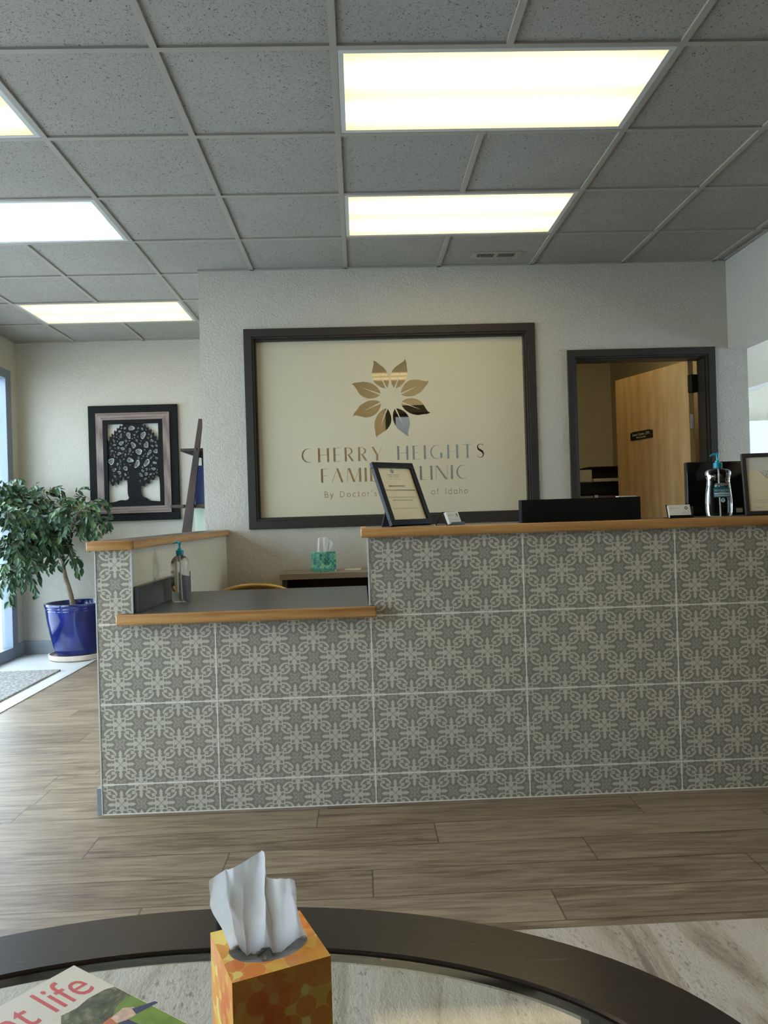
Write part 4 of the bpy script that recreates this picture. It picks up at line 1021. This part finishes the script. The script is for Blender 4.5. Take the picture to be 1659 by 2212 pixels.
while len(cells)<150 and tries<9000:
    tries+=1; x=rn.uniform(-w_+.02,w_-.02); z=rn.uniform(-h_+.19,h_-.03); r=rn.choice((.015,.020,.025,.031,.036)) if tries<1500 else rn.choice((.009,.012,.016))
    if abs(x)<.05 and z<-.02: continue
    if abs(x)<.02 and z<.08: continue
    if any(math.hypot(x-a,z-b)<r+c+.003 for a,b,c in cells): continue
    ok=True
    for pg in holes[:4]:
        if inside((x,z),pg) or min(math.hypot(x-a,z-b) for a,b in pg)<r*1.15+.006: ok=False;break
        for a_i in range(len(pg)):
            a,b=pg[a_i],pg[a_i-1]; mx=((a[0]+b[0])/2,(a[1]+b[1])/2)
            if math.hypot(x-mx[0],z-mx[1])<r*1.15+.006: ok=False
    if ok: cells.append((x,z,r))
for x,z,r in cells: holes.append(blob(x,z,r*1.05,r*.72,rn.uniform(0,PI)))
def curve_plate(name,outer,holes,ext,bev,mat,parent,y):
    cu=bpy.data.curves.new(name,'CURVE'); cu.dimensions='2D'; cu.fill_mode='BOTH'; cu.extrude=ext; cu.bevel_depth=bev
    for pg in [outer]+holes:
        sp=cu.splines.new('POLY'); sp.points.add(len(pg)-1); sp.use_cyclic_u=True
        for k,(a,b) in enumerate(pg): sp.points[k].co=(a,b,0,1)
    o=bpy.data.objects.new(name,cu); COL.objects.link(o); me=eval_mesh(o); bpy.data.objects.remove(o)
    me.materials.clear(); me.materials.append(mat)
    for v in me.vertices: v.co=Vector((v.co.x,-v.co.z+y,v.co.y))
    o=bpy.data.objects.new(name,me); COL.objects.link(o); o.parent=parent; return o
outer=[(-IW,-IH),(IW,-IH),(IW,IH),(-IW,IH)]
curve_plate('metal_tree',outer,holes,.0012,0,M['black_matte'],art,-.034)
def shrink(pg,k=.84):
    cx=sum(p[0] for p in pg)/len(pg); cy=sum(p[1] for p in pg)/len(pg); return [(cx+(x-cx)*k,cy+(y-cy)*k) for x,y in pg]
def inset(pg,d=.003):
    a=sum(pg[i-1][0]*pg[i][1]-pg[i][0]*pg[i-1][1] for i in range(len(pg))); s=1 if a>0 else -1; out=[]
    for i in range(len(pg)):
        p,q,r=pg[i-1],pg[i],pg[(i+1)%len(pg)]; d1=Vector((q[0]-p[0],q[1]-p[1])).normalized(); d2=Vector((r[0]-q[0],r[1]-q[1])).normalized()
        n=(Vector((-d1.y,d1.x))+Vector((-d2.y,d2.x)))*s; 
        n=n.normalized() if n.length>.1 else n; out.append((q[0]+n.x*d,q[1]+n.y*d))
    return out
curve_plate('silver_liner',[(-IW+.002,-IH+.002),(IW-.002,-IH+.002),(IW-.002,IH-.002),(-IW+.002,IH-.002)],[holes[0],holes[1],holes[2],holes[3]]+[shrink(h,.84) for h in holes[4:]],.0006,0,M['silver'],art,-.0300)
ring((IW,IH),(IW-.036,IH-.034),-.046,-.0345,.0015).obj('inner_frame',M['black_matte'],art)
# ladder shelf
ls=thing('ladder_shelf','dark wooden leaning ladder shelf beside the framed tree','shelf',(-1.30,6.3,0))
def lsp(mb,name,mat,**k): o=mb.obj(name,mat,ls,**k); o.location=(1.30,-6.3,0); return o
def rail(x_top,z_top,x_bot,y,w=.062,d=.03,name='rail',mat='dark_wood'):
    mb=MB(); a=.5*w
    vs=[(x_bot-a,y,0),(x_bot+a,y,0),(x_top+a*.25,y,z_top),(x_top-a*.25,y,z_top)]; vs+=[(x,y+d,z) for x,y,z in vs]
    mb.add(vs,[(0,1,2,3),(7,6,5,4),(0,4,5,1),(1,5,6,2),(2,6,7,3),(3,7,4,0)]); return lsp(mb,name,M[mat])
t1=PY(436,905,6.0); b1=PY(405,1148,6.0); k_=(t1.x-b1.x)/(t1.z-b1.z); xb0=b1.x-k_*b1.z
rail(t1.x-.008,t1.z,xb0+.0,5.985,.118,.03); rail(t1.x-.008,t1.z,xb0+.0,6.60,.118,.03)
for zz,xl,xr in ((1.695,-1.368,-1.03),(1.262,-1.455,-1.03),(.83,-1.50,-1.03),(.40,-1.56,-1.03)):
    lsp(MB().box(xl,xr,6.018,6.595,zz-.022,zz,.002),'shelf_board',M['dark_wood'])
    mb=MB(); 
lsp(MB().prism([(0,0),(0,0.001),(0.001,0)],0,.001),'shelf_bracket',M['black']) if False else None
mb=MB(); mb.add([(-1.36,6.02,1.672),(-1.05,6.02,1.672),(-1.05,6.02,1.60),(-1.20,6.02,1.615),(-1.36,6.035,1.672),(-1.05,6.035,1.672),(-1.05,6.035,1.60),(-1.20,6.035,1.615)],[(3,2,1,0),(4,5,6,7),(0,1,5,4),(1,2,6,5),(2,3,7,6),(3,0,4,7)]); lsp(mb,'apron',M['black'])
mb=MB(); mb.box(-1.315,-1.300,6.56,6.59,.02,1.672); mb.box(-1.055,-1.030,6.02,6.05,.0,1.95); mb.box(-1.055,-1.030,6.56,6.59,.0,1.95); lsp(mb,'metal_upright',M['black'])
for zz,xx in ((1.685,t1.x-.048),(1.25,t1.x-.152)):
    lsp(MB().lathe([(.0,0),(.008,0),(.008,.004),(.0,.005)],14,mat=Matrix.Translation((xx,5.984,zz))@Matrix.Rotation(PI/2,4,'X'),cap=False),'bolt',M['black_gloss'])
def book(label,x0,x1,y0,y1,z,h,mat,rz=0,group='books on the ladder shelf'):
    o=thing('book',label,'book',((x0+x1)/2,(y0+y1)/2,z),rz,group); a,b=(x1-x0)/2,(y1-y0)/2
    mb=MB(); mb.box(-a,a,-b,-b+.003,0,h,.001); mb.box(-a,a,b-.003,b,0,h,.001); mb.box(a-.003,a,-b+.003,b-.003,0,h,.001); mb.obj('cover',mat,o)
    MB().box(-a+.004,a-.0035,-b+.0035,b-.0035,.003,h-.004).obj('pages',M['paper'],o); return o
nv1=P('navy_cover',(34,48,92),.5,.1); nv2=P('grey_blue_cover',(120,128,150),.5,.1)
book('navy blue book standing on the ladder shelf middle board, nearest',-1.27,-1.09,6.05,6.085,1.2625,.30,nv1)
book('grey blue book standing behind the navy book on the ladder shelf',-1.29,-1.10,6.095,6.12,1.2625,.25,nv2)
book('pale book leaning beside the books on the ladder shelf',-1.24,-1.10,6.135,6.16,1.2625,.20,M['paper'])
pp=thing('paper_board','pale green white panel standing on the lower ladder shelf board','panel',(-1.19,6.10,.8305)); MB().box(-.10,.10,0,.012,0,.40,.001).obj('panel',P('pale_green_board',(206,220,206),.6,.02),pp)
# door mat
mt=MB().box(-3.0,-2.36,4.0,6.10,.0005,.012,.003).obj('door_mat',M['mat']); tag(mt,'grey woven door mat on the pale entry tiles','mat')
# ------------------------------------------------------------------ ficus
FXC,FYC=-2.425,6.665
sa=MB().lathe([(.0,.001),(.215,.001),(.232,.012),(.238,.048),(.228,.050),(.220,.030),(.20,.022),(.0,.022)],48,cap=False).obj('plant_saucer',M['terracotta_cream'],smooth=True); sa.location=(FXC,FYC,0); tag(sa,'pale terracotta saucer under the blue plant pot','saucer')
fi=thing('potted_ficus','weeping ficus tree in a glossy cobalt blue pot by the window','plant',(FXC,FYC,.0225))
prof=[(.0,.001),(.165,.001),(.175,.01),(.195,.08),(.222,.20),(.243,.32),(.250,.385),(.253,.392),(.250,.399),(.252,.406),(.256,.413),(.253,.420),(.258,.428),(.262,.442),(.258,.452),(.246,.452),(.240,.44),(.236,.40)]
MB().lathe(prof,64,cap=False).obj('pot',M['glaze'],fi,smooth=True)
MB().lathe([(.0,.385),(.12,.388),(.237,.38)],40,cap=False).obj('soil',M['soil'],fi,smooth=True)
def cat(pts,k=6):
    out=[]
    P_=[Vector(p) for p in pts]
    for i in range(len(P_)-1):
        p0=P_[max(i-1,0)];p1=P_[i];p2=P_[i+1];p3=P_[min(i+2,len(P_)-1)]
        for j in range(k):
            t=j/k; out.append(.5*((2*p1)+(-p0+p2)*t+(2*p0-5*p1+4*p2-p3)*t*t+(-p0+3*p1-3*p2+p3)*t**3))
    out.append(P_[-1]); return out
def loc(p): return Vector(p)-Vector((FXC,FYC,.0225))
def fp(x,y,Y): return loc(PY(x,y,Y))
tk=cat([fp(160,1322,FYC),fp(153,1285,FYC),fp(141,1245,FYC),fp(136,1215,FYC),fp(133,1180,FYC)])
MB().tube(tk,[.022-.008*i/len(tk) for i in range(len(tk))],12).obj('trunk',M['bark'],fi,smooth=True)
rn=random.Random(5); br=MB(); lf=MB()
top=tk[-1]
mains=[]
def main(pts,r0):
    c=cat(pts,5); mains.append(c); br.tube(c,[r0*(1-.75*i/len(c)) for i in range(len(c))],7)
main([top,fp(110,1150,6.6),fp(75,1115,6.5),fp(30,1085,6.4),fp(-20,1075,6.3)],.012)
main([top,fp(120,1140,6.7),fp(105,1095,6.75),fp(95,1065,6.8)],.009)
main([top,fp(150,1150,6.6),fp(175,1110,6.55),fp(200,1085,6.5)],.008)
main([top,fp(145,1155,6.45),fp(160,1120,6.3),fp(175,1100,6.2)],.007)
main([top,fp(100,1150,6.45),fp(50,1120,6.2),fp(0,1110,6.05),fp(-40,1120,5.95)],.010)
main([top,fp(90,1165,6.75),fp(40,1130,6.75),fp(5,1100,6.78)],.008)
main([tk[-4],fp(110,1180,6.5),fp(80,1170,6.4),fp(40,1170,6.3)],.007)
def leaf(p,d,L,nrm):
    d=d.normalized(); s=d.cross(nrm)
    if s.length<.01: s=Vector((1,0,0))
    s.normalize(); n=s.cross(d); w=L*rn.uniform(.22,.30); cv=L*rn.uniform(.02,.14); fd=w*.35
    row=[(0,0),(.22,.75),(.48,1),(.74,.68),(1,0)]
    c=[p+d*(L*t)-n*(cv*math.sin(PI*t)) + Vector((0,0,-.12*L*t*t)) for t,_ in row]
    vs=[c[0],c[1],c[2],c[3],c[4]]+[c[i]+s*w*row[i][1]+n*fd*row[i][1] for i in (1,2,3)]+[c[i]-s*w*row[i][1]+n*fd*row[i][1] for i in (1,2,3)]
    lf.add(vs,[(0,5,1),(1,5,6,2),(2,6,7,3),(3,7,4),(0,1,8),(1,2,9,8),(2,3,10,9),(3,4,10)])
LIM=lambda p:(p.x+FXC>-2.985) and (p.y+FYC<FY-.03)
def twig(p0,d0,L,droop,step=.017):
    p=p0.copy(); d=d0.normalized(); n=int(L/step); pts=[p.copy()]
    for k in range(n):
        d=(d+Vector((rn.uniform(-.10,.10),rn.uniform(-.10,.10),-droop*(k/n)*.35+rn.uniform(-.04,.04)))).normalized(); q=p+d*step
        if not LIM(q): break
        p=q; pts.append(p.copy())
        if k>2 or rn.random()<.5:
            side=(1 if k%2 else -1); o=d.cross(Vector((0,0,1)))
            if o.length<.1: o=Vector((1,0,0))
            o.normalize(); ld=(d*.55+o*side*rn.uniform(.3,.9)+Vector((0,0,-rn.uniform(-.25,1.0)))); LL=rn.uniform(.045,.08)
            e=p+ld.normalized()*LL
            if LIM(e): leaf(p,ld,LL,Vector((rn.uniform(-.6,.6),rn.uniform(-1.2,.2),rn.uniform(.2,1))))
    if len(pts)>2: br.tube(pts,[.0018*(1-.6*i/len(pts)) for i in range(len(pts))],4,cap=False)
for mi,c in enumerate(mains):
    for i in range(3,len(c)):
        dn=c[min(i+1,len(c)-1)]-c[max(i-1,0)]
        nt={0:7,4:7,5:5,1:4,2:3,3:3,6:4}[mi]
        for _ in range(nt):
            a=rn.uniform(0,2*PI); d=Vector((math.cos(a),math.sin(a)*.8,rn.uniform(-.1,.75)))+dn.normalized()*.5
            if rn.random()<.6: twig(c[i],d,rn.uniform(.12,.30),rn.uniform(.8,2.2))
for (x,y,Y,n) in ((25,1180,6.3,26),(55,1215,6.35,16),(10,1240,6.25,14),(5,1060,6.35,12),(70,1090,6.4,10),(205,1110,6.5,6),(150,1190,6.5,5)):
    for _ in range(n):
        p=fp(x+rn.uniform(-22,22),y+rn.uniform(-22,14),Y+rn.uniform(-.18,.22)); a=rn.uniform(0,2*PI)
        if LIM(p): twig(p,Vector((math.cos(a),math.sin(a),rn.uniform(-.5,.4))),rn.uniform(.10,.22),1.8)
for (x0,y0,x1,y1) in ((195,1080,225,1125),(185,1090,212,1180),(150,1185,172,1235),(20,1220,8,1300),(60,1230,80,1280),(30,1240,18,1295),(100,1060,125,1050),(160,1070,178,1050),(60,1060,75,1045),(10,1045,50,1030)):
    a,b=fp(x0,y0,6.4),fp(x1,y1,6.4); twig(a,b-a,(b-a).length*1.15,.5,.016)
br.obj('branches',M['bark'],fi,smooth=True); lf.obj('foliage',M['leaf'],fi)
# ================================================================== FOREGROUND: rug, table, tissue box, magazine
rg=MB().box(-1.9,3.2,-1.0,2.08,.0005,.011,.003).obj('area_rug',M['rug']); tag(rg,'beige and grey streaked area rug under the coffee table','rug')
TZt=.52; tcx,tcy,ta,tb,tw,tt=-.2206,.803,.690,.450,.119,-.0284
ct=thing('coffee_table','oval dark wood coffee table with inset glass top','coffee table',(tcx,tcy,0),tt)
N_=96; mb=MB(); prof=[(0,-.030),(0,-.003),(.003,0),(tw-.003,0),(tw,-.003),(tw,-.012),(.05,-.030)]
vs=[];fs=[]
for k in range(N_):
    a=2*PI*k/N_
    for o,z in prof: vs.append(((ta-o)*math.cos(a),(tb-o)*math.sin(a),TZt+z))
m_=len(prof)
for k in range(N_):
    for j in range(m_): fs.append((k*m_+j,((k+1)%N_)*m_+j,((k+1)%N_)*m_+(j+1)%m_,k*m_+(j+1)%m_))
mb.add(vs,[f[::-1] for f in fs]); mb.obj('wood_ring',M['table_wood'],ct,smooth=True)
mb=MB(); ga,gb=ta-tw-.006,tb-tw-.006
vs=[];
for z,o in ((TZt-.0028,.0),(TZt-.001,.026)):
    for k in range(N_): a=2*PI*k/N_; vs.append(((ga-o)*math.cos(a),(gb-o)*math.sin(a),z))
fs=[(k,(k+1)%N_,N_+(k+1)%N_,N_+k) for k in range(N_)]
mb.add(vs,fs); mb.obj('glass_bevel',glass_mat('polished_glass_bevel',(.60,.62,.58),3.2,.05),ct,smooth=True)
mb=MB(); mb.add(vs[N_:],[tuple(range(N_))]); mb.obj('glass_top',M['table_glass'],ct)
mb=MB(); vs=[]
for o,z in ((tw-.001,-.013),(tw+.008,-.013),(tw+.008,-.009),(tw-.001,-.009)):
    for k in range(N_): a=2*PI*k/N_; vs.append(((ta-o)*math.cos(a),(tb-o)*math.sin(a),TZt+z))
fs=[(j*N_+k,j*N_+(k+1)%N_,((j+1)%4)*N_+(k+1)%N_,((j+1)%4)*N_+k) for j in range(4) for k in range(N_)]
mb.add(vs,fs); mb.obj('glass_rabbet',M['black_matte'],ct)
for a in (35,145,215,325):
    x,y=(ta-.06)*math.cos(rd(a)),(tb-.06)*math.sin(rd(a)); MB().prism([(x-.025,y-.025),(x+.025,y-.025),(x+.025,y+.025),(x-.025,y+.025)],.0115,TZt-.031,bev=.003).obj('leg',M['table_wood'],ct)
# orange tissue box
tb=tissue_box('orange and yellow circle patterned tissue box on the coffee table',(-.1205,.903,TZt),rd(22.5),M['orange_carton'],.112,.130)
# plastic film across opening
mb=MB(); vs=[(0,0,.126)]; fs=[]; n=36
for r in (.35,.7,1.0):
    for k in range(n):
        a=2*PI*k/n; vs.append((.046*r*math.cos(a),.035*r*math.sin(a),.1275-(1-r)*.010+random.uniform(-.0022,.0022)*(1 if r<1 else 0)))
for k in range(n): fs.append((0,1+k,1+(k+1)%n))
for q_ in range(2):
    for k in range(n): a=1+q_*n+k; b=1+q_*n+(k+1)%n; fs.append((a,a+n,b+n,b))
mb.add(vs,fs); mb.obj('plastic_window',M['plastic_film'],tb,smooth=True)
tops=[(455,1898),(472,1889),(490,1881),(520,1864),(545,1850),(565,1838),(569,1860),(577,1882),(592,1908),(610,1912),(627,1915)]
mids=[(463,1945),(478,1955),(492,1960),(520,1960),(545,1960),(562,1960),(572,1965),(583,1970),(598,1975),(616,1978),(633,1985)]
bots=[(503,2046),(508,2056),(516,2063),(530,2068),(545,2070),(560,2070),(575,2068),(590,2064),(610,2058),(632,2048),(652,2034)]
def tuft3(parent,tops,mids,bots,Y,name,fold,seed):
    rnd=random.Random(seed); A=[PY(x,y,Y+.012) for x,y in tops]; Mi=[PY(x,y,Y) for x,y in mids]; B=[PY(x,y,Y-.004) for x,y in bots]
    K=6; U=(len(tops)-1)*K; nz=26; vs=[];fs=[]
    ip=lambda P_,u:P_[min(int(u),len(P_)-2)].lerp(P_[min(int(u),len(P_)-2)+1],u-min(int(u),len(P_)-2))
    tri=lambda x:2*abs(2*(x-math.floor(x+.5)))-1
    for j in range(nz+1):
        v=j/nz
        for i in range(U+1):
            u=i/K; a,b,c=ip(B,u),ip(Mi,u),ip(A,u)
            p=a*((1-v)*(1-2*v))+b*(4*v*(1-v))+c*(v*(2*v-1)) if False else (a.lerp(b,v*2) if v<.5 else b.lerp(c,v*2-1))
            amp=fold*(.5+.5*math.sin(PI*min(1,v*.85+.1)))
            d=amp*(1.0*tri(u*.26+.05+.06*v)+.42*tri(u*.47+.3-.55*v)*(.4+.6*v)+.16*tri(v*2.3+u*.35)+.05*math.sin(u*5+v*11))
            d+=(.012 if u>7.2 else 0)*min(1,(u-7.2)) if u>7.2 else 0
            w=p+Vector((.25*d,d,.0)); vs.append(w-parent.location)
    for j in range(nz):
        for i in range(U): k=j*(U+1)+i; fs.append((k,k+1,k+U+2,k+U+1))
    R=Matrix.Rotation(-parent.rotation_euler.z,3,'Z'); mb=MB(); mb.add([R@v for v in vs],fs); o=mb.obj(name,M['tissue'],parent,smooth=True)
    o.data.set_sharp_from_angle(angle=PI); return o
tuft3(tb,tops,mids,bots,.905,'tissue',.011,4)
# little dark cup behind the tissue box
cpz=PZ(486,2035,TZt)
cu=thing('black_cup','slim black cup with silver ring behind the orange tissue box','cup',(-.213,1.175,TZt)); 
MB().lathe([(.0,.0),(.020,.0),(.022,.004),(.023,.060),(.0215,.0605),(.0205,.006),(.0,.005)],28,cap=False).obj('body',M['black_gloss'],cu,smooth=True)
MB().lathe([(.0232,.034),(.0240,.035),(.0240,.038),(.0232,.039)],28,cap=False).obj('ring',M['silver'],cu,smooth=True)
# magazine
c0=PZ(160,2092.5,TZt); rr=PZ(358,2212,TZt)-c0; ll=PZ(0,2182,TZt)-c0
aL=math.atan2(ll.y,ll.x); ex=-ll.normalized(); ey=Vector((-ex.y,ex.x,0))   # ex along masthead left->right, ey up the page
mg=thing('magazine','magazine with pale cover and red masthead lying on the glass table','magazine',(c0.x,c0.y,TZt),math.atan2(ex.y,ex.x))
MB().box(-.213,0,-.275,0,.0002,.0042,.0004).obj('pages',M['paper'],mg)
MB().box(-.2132,.0002,-.2752,.0002,.00425,.0046).obj('cover',P('pale_magazine_cover',(228,222,208),.3,.01),mg)
def leafscene():
    t=NT('cover_photo_foliage'); n=t.noise(t.co(),38,5,.65,.5); 
    t.P(Base_Color=t.ramp(n,(.3,s2l((38,44,30))),(.5,s2l((84,90,64))),(.68,s2l((150,150,120)))),Roughness=.3); return t.m
mb=MB(); z=.0047
def fl(pg,mi,dz=0): mb.add([(x+(.012 if mi>1 else 0),max(-.2745,y-(.046 if mi>1 else .026)),z+dz*.3) for x,y in pg],[tuple(range(len(pg)))],mi)
fl([(-.2125,-.2745),(-.0005,-.2745),(-.0005,-.066),(-.012,-.060),(-.035,-.058),(-.055,-.063),(-.075,-.060),(-.085,-.075),(-.105,-.082),(-.13,-.080),(-.15,-.09),(-.2125,-.095)],0)
fl([(-.0005,-.2745),(-.0005,-.100),(-.022,-.102),(-.040,-.116),(-.060,-.125),(-.075,-.20),(-.0705,-.2745)],1,.0001)
fl([(-.068,-.098),(-.055,-.096),(-.050,-.106),(-.058,-.114),(-.070,-.110)],2,.0002)
fl([(-.056,-.098),(-.036,-.094),(-.026,-.104),(-.034,-.120),(-.048,-.118),(-.058,-.112)],3,.00025)
fl([(-.030,-.105),(.0-.004,-.118),(-.004,-.124),(-.034,-.119)],4,.0003)
fl([(-.060,-.114),(-.046,-.118),(-.044,-.150),(-.062,-.150)],4,.0002)
mb.obj('cover_photo',[leafscene(),P('cover_grass',(120,150,62),.3,.15,60),P('cover_skin',(206,120,84),.4,.05),P('cover_shirt',(224,190,170),.4,.25,120),P('cover_blue',(58,66,104),.4,.1)],mg)
mb=MB(); vs,fs=text_polys('point life',.078,align='RIGHT',spacing=1.0)
mb.add([(-.014+v.x*.70,-.074+v.y*1.15,.00476) for v in vs],fs); mb.obj('masthead',P('coral_red_ink',(214,84,88),.35,.04),mg)
# ================================================================== LIGHT
W=bpy.data.worlds.new('world'); SC.world=W; W.use_nodes=True
bg=W.node_tree.nodes['Background']; bg.inputs[0].default_value=(.66,.82,1.0,1); bg.inputs[1].default_value=6.0
# window portal guiding the daylight
SC.view_settings.exposure=0.72
